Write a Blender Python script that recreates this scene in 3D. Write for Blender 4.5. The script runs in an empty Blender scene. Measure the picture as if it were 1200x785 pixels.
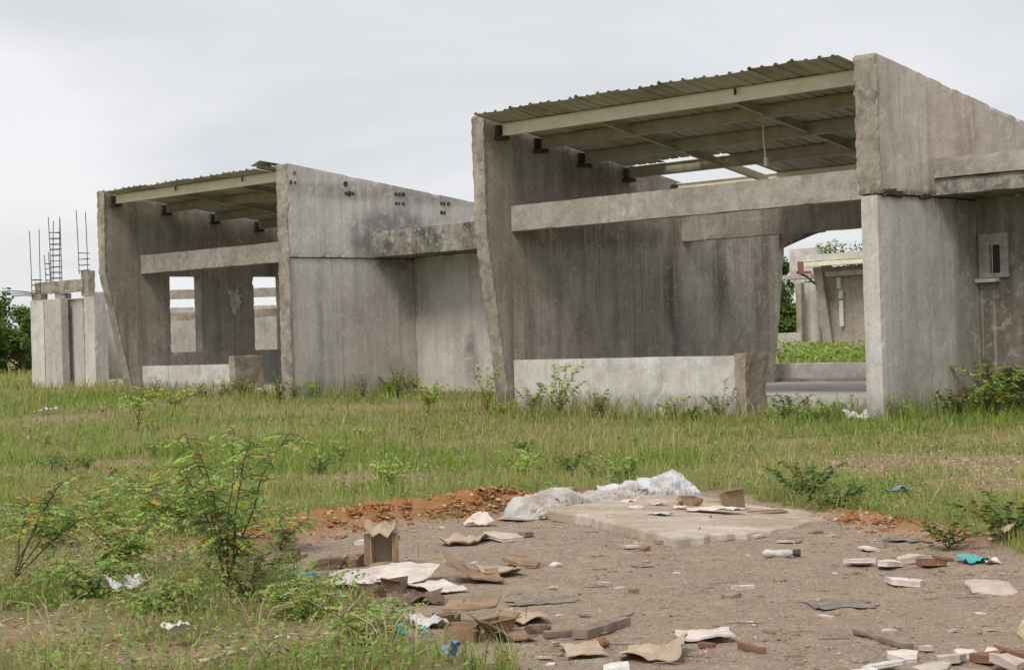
import bpy, math, random
import numpy as np
from mathutils import Vector, Matrix, noise
random.seed(7); RNG = np.random.default_rng(11)
PI = math.pi
scene = bpy.context.scene
COL = scene.collection

# ------------------------------------------------------------------ camera / survey helpers
F = 2200.0; EYE = 1.6; ROLL = .03
def ray(px, py):
    dx = px - 600.0; up = 401.0 - py
    return dx + ROLL*up, up - ROLL*dx
def G(px, py, z=0.0):                     # where the sight line through a photo point meets the level z
    u, v = ray(px, py); Y = (z-EYE)*F/v
    return Vector((u*Y/F, Y, z))
def P(px, py, Y):
    u, v = ray(px, py); return Vector((u*Y/F, Y, EYE+v*Y/F))

cam = bpy.data.cameras.new('camera'); co = bpy.data.objects.new('camera', cam); COL.objects.link(co)
cam.lens = F/1200*36; cam.sensor_width = 36; cam.clip_end = 3000; cam.clip_start = .1
fw = Vector((0, 1, 8.5/F)).normalized(); rt = Vector((1, 0, -ROLL)); rt = (rt - fw*rt.dot(fw)).normalized(); upv = rt.cross(fw)
co.matrix_world = Matrix(((rt.x, upv.x, -fw.x, 0), (rt.y, upv.y, -fw.y, 0), (rt.z, upv.z, -fw.z, EYE), (0, 0, 0, 1)))
scene.camera = co

# ------------------------------------------------------------------ object helpers
def tag(o, label=None, cat=None, group=None, kind=None):
    if label: o['label'] = label
    if cat: o['category'] = cat
    if group: o['group'] = group
    if kind: o['kind'] = kind
    return o
def thing(name, loc, label, cat, group=None, rz=0):
    o = bpy.data.objects.new(name, None); COL.objects.link(o); o.location = loc; o.rotation_euler = (0, 0, rz)
    o.empty_display_size = .2
    return tag(o, label, cat, group)
class MB:
    def __init__(s): s.v = []; s.f = []; s.c = None; s.t = []
    def add(s, vs, fs, t=None):
        n = len(s.v); s.v += [tuple(p) for p in vs]; s.f += [tuple(i+n for i in f) for f in fs]
        if t is not None: s.t += [t]*len(vs)
    def box(s, x0, x1, y0, y1, z0, z1, M=None):
        p = [Vector((x, y, z)) for z in (z0, z1) for y in (y0, y1) for x in (x0, x1)]
        if M: p = [M @ q for q in p]
        s.add(p, [(0, 2, 3, 1), (4, 5, 7, 6), (0, 1, 5, 4), (2, 6, 7, 3), (0, 4, 6, 2), (1, 3, 7, 5)])
    def tube(s, pts, rads, n=6, t=None):
        pts = [Vector(p) for p in pts]; rings = []
        for i, p in enumerate(pts):
            d = (pts[min(i+1, len(pts)-1)] - pts[max(i-1, 0)]).normalized()
            a = d.cross(Vector((0, 0, 1)) if abs(d.z) < .9 else Vector((1, 0, 0))).normalized(); b = d.cross(a)
            r = rads[i] if hasattr(rads, '__len__') else rads
            rings.append([p + a*math.cos(k*2*PI/n)*r + b*math.sin(k*2*PI/n)*r for k in range(n)])
        vs = [q for r in rings for q in r]; fs = []
        for i in range(len(pts)-1):
            for k in range(n):
                fs.append((i*n+k, i*n+(k+1) % n, (i+1)*n+(k+1) % n, (i+1)*n+k))
        fs += [tuple(range(n))[::-1], tuple((len(pts)-1)*n+k for k in range(n))]
        s.add(vs, fs, t)
    def build(s, name, mat, parent=None, label=None, smooth=False):
        me = bpy.data.meshes.new(name); me.from_pydata(s.v, [], s.f); me.update()
        if s.t and len(s.t) == len(s.v):
            a = me.color_attributes.new('tint', 'FLOAT_COLOR', 'POINT')
            a.data.foreach_set('color', np.array([(c[0], c[1], c[2], 1) for c in s.t], dtype=np.float32).ravel())
        if smooth: me.shade_smooth()
        return link(me, name, mat, parent, label)
def link(me, name, mat, parent=None, label=None):
    me.materials.append(mat)
    o = bpy.data.objects.new(name, me); COL.objects.link(o)
    if parent: o.parent = parent
    if label: o['label'] = label
    return o
def nz(p, s=1.0, seed=0.0):
    return noise.noise(Vector((p[0]*s+seed, p[1]*s-seed*1.7, p[2]*s+seed*.6)))

def lines(a, b, step, extra=()):
    n = max(1, round((b-a)/step)); L = [a+(b-a)*i/n for i in range(n+1)]
    for e in extra:
        j = min(range(len(L)), key=lambda k: abs(L[k]-e))
        if 0 < j < len(L)-1: L[j] = e
    return L
def lattice(name, xs, ys, zs, mat, parent=None, holes=(), warp=None, chip=.03, amp=.006, seed=0, stains=(), label=None, fq=4.0, rough=False):
    """a cast block: cells between the lines, holes left out, edges chipped, faces slightly uneven"""
    nx, ny, nz_ = len(xs)-1, len(ys)-1, len(zs)-1
    occ = np.zeros((nx+2, ny+2, nz_+2), bool); occ[1:-1, 1:-1, 1:-1] = True
    for i in range(nx):
        for j in range(ny):
            for k in range(nz_):
                c = ((xs[i]+xs[i+1])/2, (ys[j]+ys[j+1])/2, (zs[k]+zs[k+1])/2)
                for h in holes:
                    if h[0] < c[0] < h[1] and h[2] < c[1] < h[3] and h[4] < c[2] < h[5]: occ[i+1, j+1, k+1] = False
    vid = {}; vs = []; st = []; fs = []
    wf = warp or (lambda x, y, z: (x, y, z))
    def V(i, j, k):
        key = (i, j, k)
        if key in vid: return vid[key]
        w = wf(xs[i], ys[j], zs[k]); p = Vector(w)
        n = Vector((0, 0, 0)); cnt = 0
        for a in (0, 1):
            for b in (0, 1):
                for c in (0, 1):
                    if occ[i+a, j+b, k+c]:
                        cnt += 1; n += Vector((a-.5, b-.5, c-.5))
        if cnt <= 2 and n.length > 0:
            q = (max(0, nz(p, fq, seed)*1.2+.35) + max(0, nz(p, fq*3.1, seed+5))*.8) if rough else (.10+max(0, nz(p, .9, seed)-.3)*1.5 + max(0, nz(p, 5.3, seed+5)-.18)*1.6)
            p += n.normalized()*chip*q
        p += Vector((nz(p, 1.3, seed+1), nz(p, 1.3, seed+2), nz(p, 1.3, seed+3)))*amp*.7 + Vector((nz(p, 6, seed+1), nz(p, 6, seed+2), 0))*amp*.5
        vid[key] = len(vs); vs.append(tuple(p))
        s = 0
        for (sx, sy, sz, rx, ry, rz, q) in stains:
            d = ((w[0]-sx)/rx)**2+((w[1]-sy)/ry)**2+((w[2]-sz)/rz)**2
            s += q*math.exp(-d*d)
        st.append(s); return vid[key]
    for i in range(nx):
        for j in range(ny):
            for k in range(nz_):
                if not occ[i+1, j+1, k+1]: continue
                if not occ[i, j+1, k+1]: fs.append((V(i, j, k), V(i, j, k+1), V(i, j+1, k+1), V(i, j+1, k)))
                if not occ[i+2, j+1, k+1]: fs.append((V(i+1, j, k), V(i+1, j+1, k), V(i+1, j+1, k+1), V(i+1, j, k+1)))
                if not occ[i+1, j, k+1]: fs.append((V(i, j, k), V(i+1, j, k), V(i+1, j, k+1), V(i, j, k+1)))
                if not occ[i+1, j+2, k+1]: fs.append((V(i, j+1, k), V(i, j+1, k+1), V(i+1, j+1, k+1), V(i+1, j+1, k)))
                if not occ[i+1, j+1, k]: fs.append((V(i, j, k), V(i, j+1, k), V(i+1, j+1, k), V(i+1, j, k)))
                if not occ[i+1, j+1, k+2]: fs.append((V(i, j, k+1), V(i+1, j, k+1), V(i+1, j+1, k+1), V(i, j+1, k+1)))
    me = bpy.data.meshes.new(name); me.from_pydata(vs, [], fs); me.update()
    a = me.attributes.new('stain', 'FLOAT', 'POINT'); a.data.foreach_set('value', np.array(st, dtype=np.float32))
    return link(me, name, mat, parent, label)

# ------------------------------------------------------------------ materials
class NT:
    def __init__(s, name):
        s.m = bpy.data.materials.new(name); s.m.use_nodes = True; s.t = s.m.node_tree
        s.b = s.t.nodes['Principled BSDF']; s.co = s.t.nodes.new('ShaderNodeTexCoord')
    def n(s, kind, **kw):
        d = s.t.nodes.new(kind)
        for k, v in kw.items(): setattr(d, k, v)
        return d
    def l(s, a, b): s.t.links.new(a, b)
    def mapped(s, scale, loc=(0, 0, 0), rot=(0, 0, 0)):
        m = s.n('ShaderNodeMapping'); m.inputs['Scale'].default_value = scale; m.inputs['Location'].default_value = loc; m.inputs['Rotation'].default_value = rot
        s.l(s.co.outputs['Object'], m.inputs[0]); return m.outputs[0]
    def noise(s, vec, scale, detail=6, rough=.6, dist=0):
        d = s.n('ShaderNodeTexNoise'); d.inputs['Scale'].default_value = scale; d.inputs['Detail'].default_value = detail
        d.inputs['Roughness'].default_value = rough; d.inputs['Distortion'].default_value = dist; s.l(vec, d.inputs['Vector']); return d.outputs[0]
    def ramp(s, val, a, b, lo=0.0, hi=1.0):
        d = s.n('ShaderNodeMapRange'); d.inputs[1].default_value = a; d.inputs[2].default_value = b; d.inputs[3].default_value = lo; d.inputs[4].default_value = hi
        s.l(val, d.inputs[0]); return d.outputs[0]
    def math(s, op, a, b=None):
        d = s.n('ShaderNodeMath', operation=op)
        for i, q in enumerate((a, b)):
            if q is None: continue
            if isinstance(q, (int, float)): d.inputs[i].default_value = q
            else: s.l(q, d.inputs[i])
        return d.outputs[0]
    def mix(s, fac, a, b, mode='MIX'):
        d = s.n('ShaderNodeMix', data_type='RGBA', blend_type=mode)
        for i, q in ((0, fac), (6, a), (7, b)):
            if isinstance(q, (int, float)): d.inputs[i].default_value = q
            elif isinstance(q, tuple): d.inputs[i].default_value = (*q, 1)
            else: s.l(q, d.inputs[i])
        return d.outputs[2]
    def bump(s, h, strength=.5, dist=.02):
        d = s.n('ShaderNodeBump'); d.inputs['Strength'].default_value = strength; d.inputs['Distance'].default_value = dist
        s.l(h, d.inputs['Height']); s.l(d.outputs[0], s.b.inputs['Normal'])
    def out(s, col, rough=.9, spec=.2):
        if isinstance(col, tuple): s.b.inputs['Base Color'].default_value = (*col, 1)
        else: s.l(col, s.b.inputs['Base Color'])
        s.b.inputs['Roughness'].default_value = rough; s.b.inputs['Specular IOR Level'].default_value = spec
        return s.m

def concrete(name, base, dark, light, streak=.5, blotch=.5, brown=(.20, .15, .10), brownamt=.2, off=0.0, pits=.25, brlo=.52):
    t = NT(name); o = t.mapped((1, 1, 1), (off, off*2, 0))
    big = t.noise(o, .55, 5, .6, .3); mid = t.noise(o, 2.6, 7, .65); fine = t.noise(o, 28, 5, .7)
    st = t.noise(t.mapped((2.2, 2.2, .16), (off, 0, off)), 1.5, 6, .65, .15); st2 = t.noise(t.mapped((7, 7, .35), (0, off, 0)), 1.5, 4, .6)
    c = t.mix(t.ramp(big, .40, .62), base, light)
    c = t.mix(t.math('MULTIPLY', t.ramp(mid, .46, .62), blotch), c, dark)
    c = t.mix(t.math('MULTIPLY', t.ramp(st, .46, .64), streak), c, dark)
    c = t.mix(t.math('MULTIPLY', t.ramp(st2, .52, .70), streak*.55), c, dark)
    c = t.mix(t.math('MULTIPLY', t.ramp(st2, .46, .30), streak*.4), c, light)
    br = t.noise(t.mapped((1, 1, .5), (off+9, 3, 1)), 1.1, 6, .7)
    c = t.mix(t.math('MULTIPLY', t.ramp(br, brlo, brlo+.23), brownamt*2), c, brown)
    at = t.n('ShaderNodeAttribute', attribute_name='stain')
    sv = t.math('MULTIPLY', at.outputs['Fac'], t.ramp(t.math('ADD', mid, t.math('MULTIPLY', st, .8)), .55, 1.1, .45, 1.35))
    big2 = t.noise(t.mapped((1, 1, .6), (off+5, 2, 8)), 1.1, 4, .55, .8); c = t.mix(t.ramp(big2, .52, .66, 0, .45), c, dark)
    c = t.mix(t.ramp(sv, .10, .6, 0, .85), c, tuple(q*.45 for q in dark))
    c = t.mix(t.ramp(fine, .3, .75, 0, .35), c, dark, 'MIX')
    # lime bloom, rain runs and scattered patching
    run = t.noise(t.mapped((5, 5, .11), (off, 4, 2)), 1.3, 3, .5, .1); c = t.mix(t.ramp(run, .60, .70, 0, streak*.9), c, tuple(q*.8 for q in dark))
    run2 = t.noise(t.mapped((9, 9, .2), (off+3, 4, 6)), 1.3, 3, .5, .1); c = t.mix(t.ramp(run2, .60, .70, 0, streak*.7), c, light)
    pt = t.noise(t.mapped((1, 1, 1), (off+2, 7, 3)), 3.6, 3, .5, 1.2); c = t.mix(t.ramp(pt, .60, .64, 0, .35), c, light)
    gm = t.noise(t.mapped((1, 1, 1), (off+6, 1, 3)), 13, 6, .75, .4); c = t.mix(t.ramp(gm, .50, .66, 0, .5), c, dark); c = t.mix(t.ramp(gm, .46, .34, 0, .4), c, light)
    vo = t.n('ShaderNodeTexVoronoi'); vo.inputs['Scale'].default_value = 9; t.l(o, vo.inputs['Vector'])
    pit = t.math('MULTIPLY', t.ramp(vo.outputs['Distance'], .10, .02), pits)
    c = t.mix(pit, c, tuple(q*.5 for q in dark))
    h = t.math('ADD', t.math('MULTIPLY', mid, .6), t.math('ADD', t.math('MULTIPLY', fine, .35), t.math('MULTIPLY', pit, -1.2)))
    t.bump(h, .55, .02)
    return t.out(c, 1.0, .02)
M = {}
M['conc'] = concrete('weathered_concrete', (.59, .56, .535), (.37, .345, .325), (.68, .65, .63), .5, .3, off=1)
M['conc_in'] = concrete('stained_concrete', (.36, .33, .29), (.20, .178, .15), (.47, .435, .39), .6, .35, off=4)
M['conc_warm'] = concrete('tan_weathered_concrete', (.55, .48, .43), (.34, .285, .245), (.65, .585, .53), .4, .3, off=3)
M['conc_light'] = concrete('pale_concrete', (.52, .49, .455), (.33, .30, .275), (.61, .585, .55), .3, .35, off=7)
M['conc_plaster'] = concrete('plastered_concrete', (.64, .62, .59), (.42, .40, .37), (.72, .70, .67), .3, .5, brownamt=.15, off=27)
M['conc_beam'] = concrete('beam_concrete', (.40, .365, .325), (.24, .215, .19), (.51, .47, .425), .2, .6, off=11)
M['conc_edge'] = concrete('broken_concrete', (.37, .33, .28), (.17, .15, .125), (.48, .44, .38), .1, .8, off=13, pits=.7)
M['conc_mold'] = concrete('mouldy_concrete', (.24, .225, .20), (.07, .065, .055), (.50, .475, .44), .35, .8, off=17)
M['conc_brown'] = concrete('brown_rough_concrete', (.40, .34, .28), (.23, .19, .15), (.50, .45, .39), .2, .8, off=21, pits=.6)
M['conc_floor'] = concrete('floor_concrete', (.52, .50, .475), (.34, .32, .30), (.60, .58, .56), 0, .5, off=23)
M['conc_gap'] = concrete('dark_rubble_and_soffit_shade', (.10, .085, .07), (.04, .035, .03), (.17, .14, .11), 0, .8, off=29)

def simple(name, c1, c2, scale=8, rough=.7, spec=.3, bs=.3, bd=.01, metal=0, lo=.38, hi=.64):
    t = NT(name); o = t.mapped((1, 1, 1)); a = t.noise(o, scale, 7, .68)
    t.bump(t.noise(o, scale*4, 4, .6), bs, bd); t.b.inputs['Metallic'].default_value = metal
    return t.out(t.mix(t.ramp(a, lo, hi), c1, c2), rough, spec)
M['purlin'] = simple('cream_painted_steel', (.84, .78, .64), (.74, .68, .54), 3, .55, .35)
M['purlin_dark'] = simple('shade_painted_purlin_steel', (.42, .39, .29), (.33, .30, .22), 3, .6, .3)  # roof shade put into the colour of inner purlins and braces
M['rust_and_pocket'] = simple('rusted_steel_and_pocket_shade', (.045, .035, .03), (.09, .06, .045), 12, .85, .2)
M['rebar'] = simple('oxidised_rebar', (.045, .042, .05), (.10, .075, .07), 20, .7, .3)
M['sheet'] = simple('galvanised_green_sheet', (.47, .465, .41), (.37, .365, .315), 1.3, .55, .4)
M['sheet2'] = simple('rust_tinged_sheet', (.42, .40, .34), (.31, .25, .19), 2.2, .65, .3)
M['card'] = simple('brown_cardboard', (.34, .235, .155), (.22, .15, .10), 6, .9, .1)
M['card2'] = simple('wet_dark_cardboard', (.21, .145, .10), (.13, .09, .065), 8, .9, .1)
M['card_pale'] = simple('bleached_cardboard', (.50, .40, .30), (.36, .28, .21), 7, .9, .1)
M['white_card'] = simple('dirty_white_board', (.70, .63, .59), (.52, .44, .39), 7, .8, .2)
M['plastic'] = simple('dirty_white_plastic', (.68, .67, .66), (.46, .43, .40), 9, .45, .4)
M['greybag'] = simple('grey_white_woven_sack', (.58, .59, .61), (.34, .30, .27), 5, .6, .3, lo=.42, hi=.66)
M['dirtybag'] = simple('dust_covered_sack', (.33, .285, .25), (.52, .50, .47), 5, .7, .2)
M['teal'] = simple('teal_plastic', (.05, .33, .33), (.10, .45, .42), 12, .4, .4)
M['blue'] = simple('blue_plastic', (.12, .22, .40), (.22, .34, .50), 12, .4, .4)
M['wood'] = simple('grey_weathered_wood', (.30, .24, .19), (.19, .145, .11), 10, .9, .1)
M['wood_pale'] = simple('pale_wood', (.56, .47, .36), (.40, .32, .23), 10, .9, .1)
M['brick'] = simple('red_brown_clay', (.27, .145, .095), (.20, .115, .08), 20, .95, .1)
M['tile'] = simple('pinkish_stone_tile', (.54, .46, .41), (.43, .35, .30), 9, .8, .2)
M['foam'] = simple('yellowish_foam', (.60, .51, .34), (.48, .39, .25), 12, .9, .1)
M['black'] = simple('black_plastic_and_slot_dark', (.03, .03, .03), (.06, .055, .05), 12, .5, .3)
M['stone'] = simple('loose_stone', (.34, .28, .22), (.22, .17, .13), 14, .95, .1)
M['stone_pale'] = simple('pale_stone', (.54, .48, .42), (.40, .34, .28), 14, .95, .1)
M['orange_rock'] = simple('orange_clay_lump', (.46, .20, .07), (.33, .13, .045), 10, .95, .1)
M['red'] = simple('red_painted_metal', (.35, .05, .03), (.22, .05, .03), 9, .7, .2)
M['char'] = simple('charred_residue', (.16, .14, .13), (.30, .245, .20), 10, .95, .1)
M['glassy'] = simple('dusty_window_glass', (.20, .22, .22), (.30, .32, .31), 5, .25, .5)
M['frame'] = simple('old_white_frame', (.42, .40, .37), (.28, .26, .235), 8, .7, .2)
M['bark'] = simple('bark', (.16, .12, .085), (.08, .06, .045), 14, .95, .1)
def leafmat(name, transl=.35, rough=.6, attr='tint'):
    t = NT(name); at = t.n('ShaderNodeAttribute', attribute_name=attr)
    t.out(at.outputs['Color'], rough, .25)
    tr = t.n('ShaderNodeBsdfTranslucent'); t.l(at.outputs['Color'], tr.inputs[0])
    mx = t.n('ShaderNodeMixShader'); mx.inputs[0].default_value = transl
    t.l(t.b.outputs[0], mx.inputs[1]); t.l(tr.outputs[0], mx.inputs[2])
    t.l(mx.outputs[0], t.t.nodes['Material Output'].inputs[0]); return t.m
M['grass'] = leafmat('grass_blades', .42); M['leaf'] = leafmat('leaves', .35, .5)
def tintmat(name):
    t = NT(name); at = t.n('ShaderNodeAttribute', attribute_name='tint'); t.out(at.outputs['Color'], .95, .1); return t.m
M['chips'] = tintmat('stone_chips')

# ------------------------------------------------------------------ numpy value noise
_tab = RNG.random((256, 256))
def vn(x, y, s=1.0, ox=0.0, oy=0.0):
    x = x*s+ox+1000; y = y*s+oy+1000
    xi = np.floor(x).astype(int); yi = np.floor(y).astype(int); fx = x-xi; fy = y-yi
    fx = fx*fx*(3-2*fx); fy = fy*fy*(3-2*fy)
    g = lambda a, b: _tab[a % 256, b % 256]
    return (g(xi, yi)*(1-fx)+g(xi+1, yi)*fx)*(1-fy)+(g(xi, yi+1)*(1-fx)+g(xi+1, yi+1)*fx)*fy
def fbm(x, y, s=1.0, n=4, o=0.0):
    r = 0; a = .5; t = 0
    for i in range(n): r = r+a*vn(x, y, s, o+i*17.3, o*2+i*9.1); t += a; s *= 2.1; a *= .5
    return r/t
def sstep(a, b, x): q = np.clip((x-a)/(b-a), 0, 1); return q*q*(3-2*q)
def inpoly(x, y, poly):
    r = np.zeros(x.shape, bool); n = len(poly)
    for i in range(n):
        x0, y0 = poly[i]; x1, y1 = poly[(i+1) % n]
        if y0 == y1: continue
        c = ((y0 > y) != (y1 > y)) & (x < (x1-x0)*(y-y0)/(y1-y0)+x0); r ^= c
    return r
def segdist(x, y, pts):
    best = np.full(x.shape, 1e9); par = np.zeros(x.shape); L = len(pts)-1
    for i in range(L):
        x0, y0 = pts[i]; x1, y1 = pts[i+1]; dx, dy = x1-x0, y1-y0
        t = np.clip(((x-x0)*dx+(y-y0)*dy)/(dx*dx+dy*dy), 0, 1)
        d = np.hypot(x-x0-t*dx, y-y0-t*dy); m = d < best
        best = np.where(m, d, best); par = np.where(m, (i+t)/L, par)
    return best, par
g2 = lambda px, py: tuple(G(px, py)[:2])
PAD = [g2(*p) for p in ((296, 668), (312, 634), (420, 616), (520, 606), (600, 596), (640, 592), (800, 574), (880, 581), (960, 604), (1080, 622), (1160, 638), (1230, 650), (1330, 668), (1500, 900), (660, 900), (625, 790), (560, 764), (490, 742), (420, 712), (345, 686))]
RIDGE = [g2(*p) for p in ((300, 632), (350, 622), (420, 611), (520, 602), (575, 596), (604, 594))]
STRIP = [g2(*p) for p in ((975, 604), (1030, 612), (1085, 622), (1140, 634))]
BARE = [(g2(1100, 543), 2.0, 2.4), (g2(1000, 560), .6, .7), (g2(490, 486), 3.2, 1.6), (g2(120, 660), 1.3, 1.2), (g2(30, 740), .9, 1.0), (g2(60, 500), 1.8, 1.6), (g2(190, 488), 1.6, 1.2), (g2(1180, 570), 1.0, 1.5), (g2(90, 640), .9, 1.0), (g2(200, 765), .7, .5), (g2(350, 492), 2.0, 1.5), (g2(700, 505), 1.6, 1.2), (g2(560, 520), 1.2, 1.4), (g2(1180, 515), 1.5, 1.6), (g2(420, 560), .8, 1.2), (g2(150, 545), 1.0, 1.3), (g2(900, 520), 1.2, 1.2), (g2(340, 740), .5, .5), (g2(260, 640), .6, .9)]
def pad_mask(x, y):
    w = .22
    xx = x+(fbm(x, y, 1.6, 3, 3)-.5)*2*w+(fbm(x, y, 9, 2, 13)-.5)*.16; yy = y+(fbm(x, y, 1.2, 3, 7)-.5)*3.4*w+(fbm(x, y, 9, 2, 23)-.5)*.3
    return inpoly(xx, yy, PAD)
def bare_mask(x, y):
    r = np.zeros(x.shape)
    for (c, rx, ry) in BARE: r = np.maximum(r, np.exp(-(((x-c[0])/rx)**2+((y-c[1])/ry)**2)*1.1))
    return r*(.25+1.5*fbm(x, y, 2.3, 3, 41))
def ridge_h(x, y):
    d, t = segdist(x, y, RIDGE); e = (.10+.13*t)*np.exp(-(d/.30)**2)*(.55+.9*fbm(x, y, 3.5, 3, 5))
    d2, t2 = segdist(x, y, STRIP); return e+.05*np.exp(-(d2/.25)**2)*(.3+1.3*fbm(x, y, 4, 3, 6))
def base_h(x, y):
    return .3*sstep(33, 50, y)+.2*sstep(50, 66, y)+.25*sstep(66, 100, y)+.4*sstep(100, 260, y)+.25*sstep(260, 600, y)
def gh(x, y):
    x = np.asarray(x, float); y = np.asarray(y, float)
    return base_h(x, y)+ridge_h(x, y)+(fbm(x, y, .7, 3, 2)-.5)*.05*sstep(8, 12, y)
def ghs(x, y): return float(gh(np.array([x]), np.array([y]))[0])

# ------------------------------------------------------------------ ground sheet
def axis(segs):
    r = []
    for a, b, s in segs:
        n = max(1, int(round((b-a)/s))); r += [a+(b-a)*i/n for i in range(n)]
    return np.array(r+[segs[-1][1]])
gx = axis([(-700, -60, 40), (-60, -16, 2), (-16, -6, .25), (-6, 7, .055), (7, 16, .25), (16, 60, 2), (60, 700, 40)])
gy = axis([(-60, 2, 6), (2, 8, .5), (8, 20, .06), (20, 32, .16), (32, 70, .6), (70, 140, 4), (140, 1200, 60)])
X, Y = np.meshgrid(gx, gy, indexing='ij'); pm = pad_mask(X, Y)
Z = gh(X, Y)
near = (Y < 30) & (np.abs(X) < 12)
rough = (fbm(X, Y, 6, 3, 77)-.5)*.022+(fbm(X, Y, 16, 2, 7)-.5)*.022
Z = Z+np.where(near, rough, 0)-np.where(pm, .02, 0)
rd, rt_ = segdist(X, Y, RIDGE); sd, st_ = segdist(X, Y, STRIP)
om = np.maximum(np.clip(1.35-rd/.36, 0, 1)*np.where(rt_ < .02, .4, 1), np.clip(1.2-sd/.26, 0, 1)*.75*np.clip((fbm(X, Y, 2.6, 3, 91)-.38)*7, 0, 1))
om = np.clip(om*(.55+.8*fbm(X, Y, 4, 3, 61)), 0, 1)
rubble = ((fbm(X, Y, 11, 3, 33)-.5)*.12+(fbm(X, Y, 4, 2, 35)-.5)*.12)*np.clip(om, 0, 1); Z = Z+rubble
bm_ = np.clip(bare_mask(X, Y), 0, 1)
nx, ny = X.shape
V = np.stack([X, Y, Z], -1).reshape(-1, 3)
I = np.arange(nx*ny).reshape(nx, ny)
Q = np.stack([I[:-1, :-1], I[1:, :-1], I[1:, 1:], I[:-1, 1:]], -1).reshape(-1, 4)
def npmesh(name, V, Q, mat, parent=None, colors=None):
    k = Q.shape[1]; me = bpy.data.meshes.new(name)
    me.vertices.add(len(V)); me.vertices.foreach_set('co', V.astype(np.float32).ravel())
    me.loops.add(Q.size); me.loops.foreach_set('vertex_index', Q.astype(np.int32).ravel())
    me.polygons.add(len(Q)); me.polygons.foreach_set('loop_start', np.arange(0, Q.size, k, dtype=np.int32))
    try: me.polygons.foreach_set('loop_total', np.full(len(Q), k, dtype=np.int32))
    except Exception: pass
    me.update(calc_edges=True)
    if colors is not None:
        a = me.color_attributes.new('tint', 'FLOAT_COLOR', 'POINT')
        c = np.ones((len(V), 4), np.float32); c[:, :3] = colors; a.data.foreach_set('color', c.ravel())
    return link(me, name, mat, parent)
t = NT('bare_and_grassy_soil'); at = t.n('ShaderNodeAttribute', attribute_name='tint'); sep = t.n('ShaderNodeSeparateColor'); t.l(at.outputs['Color'], sep.inputs[0])
o = t.mapped((1, 1, 1)); n1 = t.noise(o, .9, 7, .65); n2 = t.noise(o, 7, 7, .7); n3 = t.noise(o, 45, 5, .75); n4 = t.noise(o, 2.2, 6, .7, .6)
soil = t.mix(t.ramp(n2, .35, .65), (.17, .15, .075), (.27, .22, .12)); soil = t.mix(t.ramp(n1, .42, .6, 0, .7), soil, (.16, .18, .06))
dry = t.mix(t.ramp(n2, .35, .65), (.33, .25, .15), (.22, .155, .095)); dry = t.mix(t.ramp(n3, .55, .7, 0, .6), dry, (.46, .40, .29))
dirt = t.mix(t.ramp(n4, .36, .64), (.37, .275, .20), (.29, .228, .178)); dirt = t.mix(t.ramp(n1, .52, .66, 0, .6), dirt, (.27, .235, .205))
dirt = t.mix(t.ramp(n2, .52, .68, 0, .7), dirt, (.235, .16, .115)); dirt = t.mix(t.ramp(n2, .44, .32, 0, .6), dirt, (.42, .34, .27)); dirt = t.mix(t.ramp(n3, .54, .64, 0, .85), dirt, (.50, .43, .36)); dirt = t.mix(t.ramp(n3, .46, .36, 0, .8), dirt, (.14, .10, .075))
orange = t.mix(t.ramp(n2, .35, .65), (.34, .135, .05), (.38, .20, .09)); orange = t.mix(t.ramp(n3, .56, .7, 0, .5), orange, (.50, .36, .24)); orange = t.mix(t.ramp(n3, .45, .33, 0, .7), orange, (.15, .06, .025)); orange = t.mix(t.ramp(n4, .55, .7, 0, .7), orange, (.22, .10, .04))
c = t.mix(sep.outputs[2], soil, dry); c = t.mix(sep.outputs[0], c, dirt); c = t.mix(sep.outputs[1], c, orange)
t.bump(t.math('ADD', t.math('MULTIPLY', n2, .5), n3), .9, .015); M['ground'] = t.out(c, .97, .1)
Cg = np.stack([pm.astype(float), om, bm_], -1).reshape(-1, 3)
gr = npmesh('ground', V, Q, M['ground'], None, Cg); tag(gr, 'uneven grassy ground with a bare brown dirt clearing in front', 'ground', kind='structure'); gr.data.shade_smooth()

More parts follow.
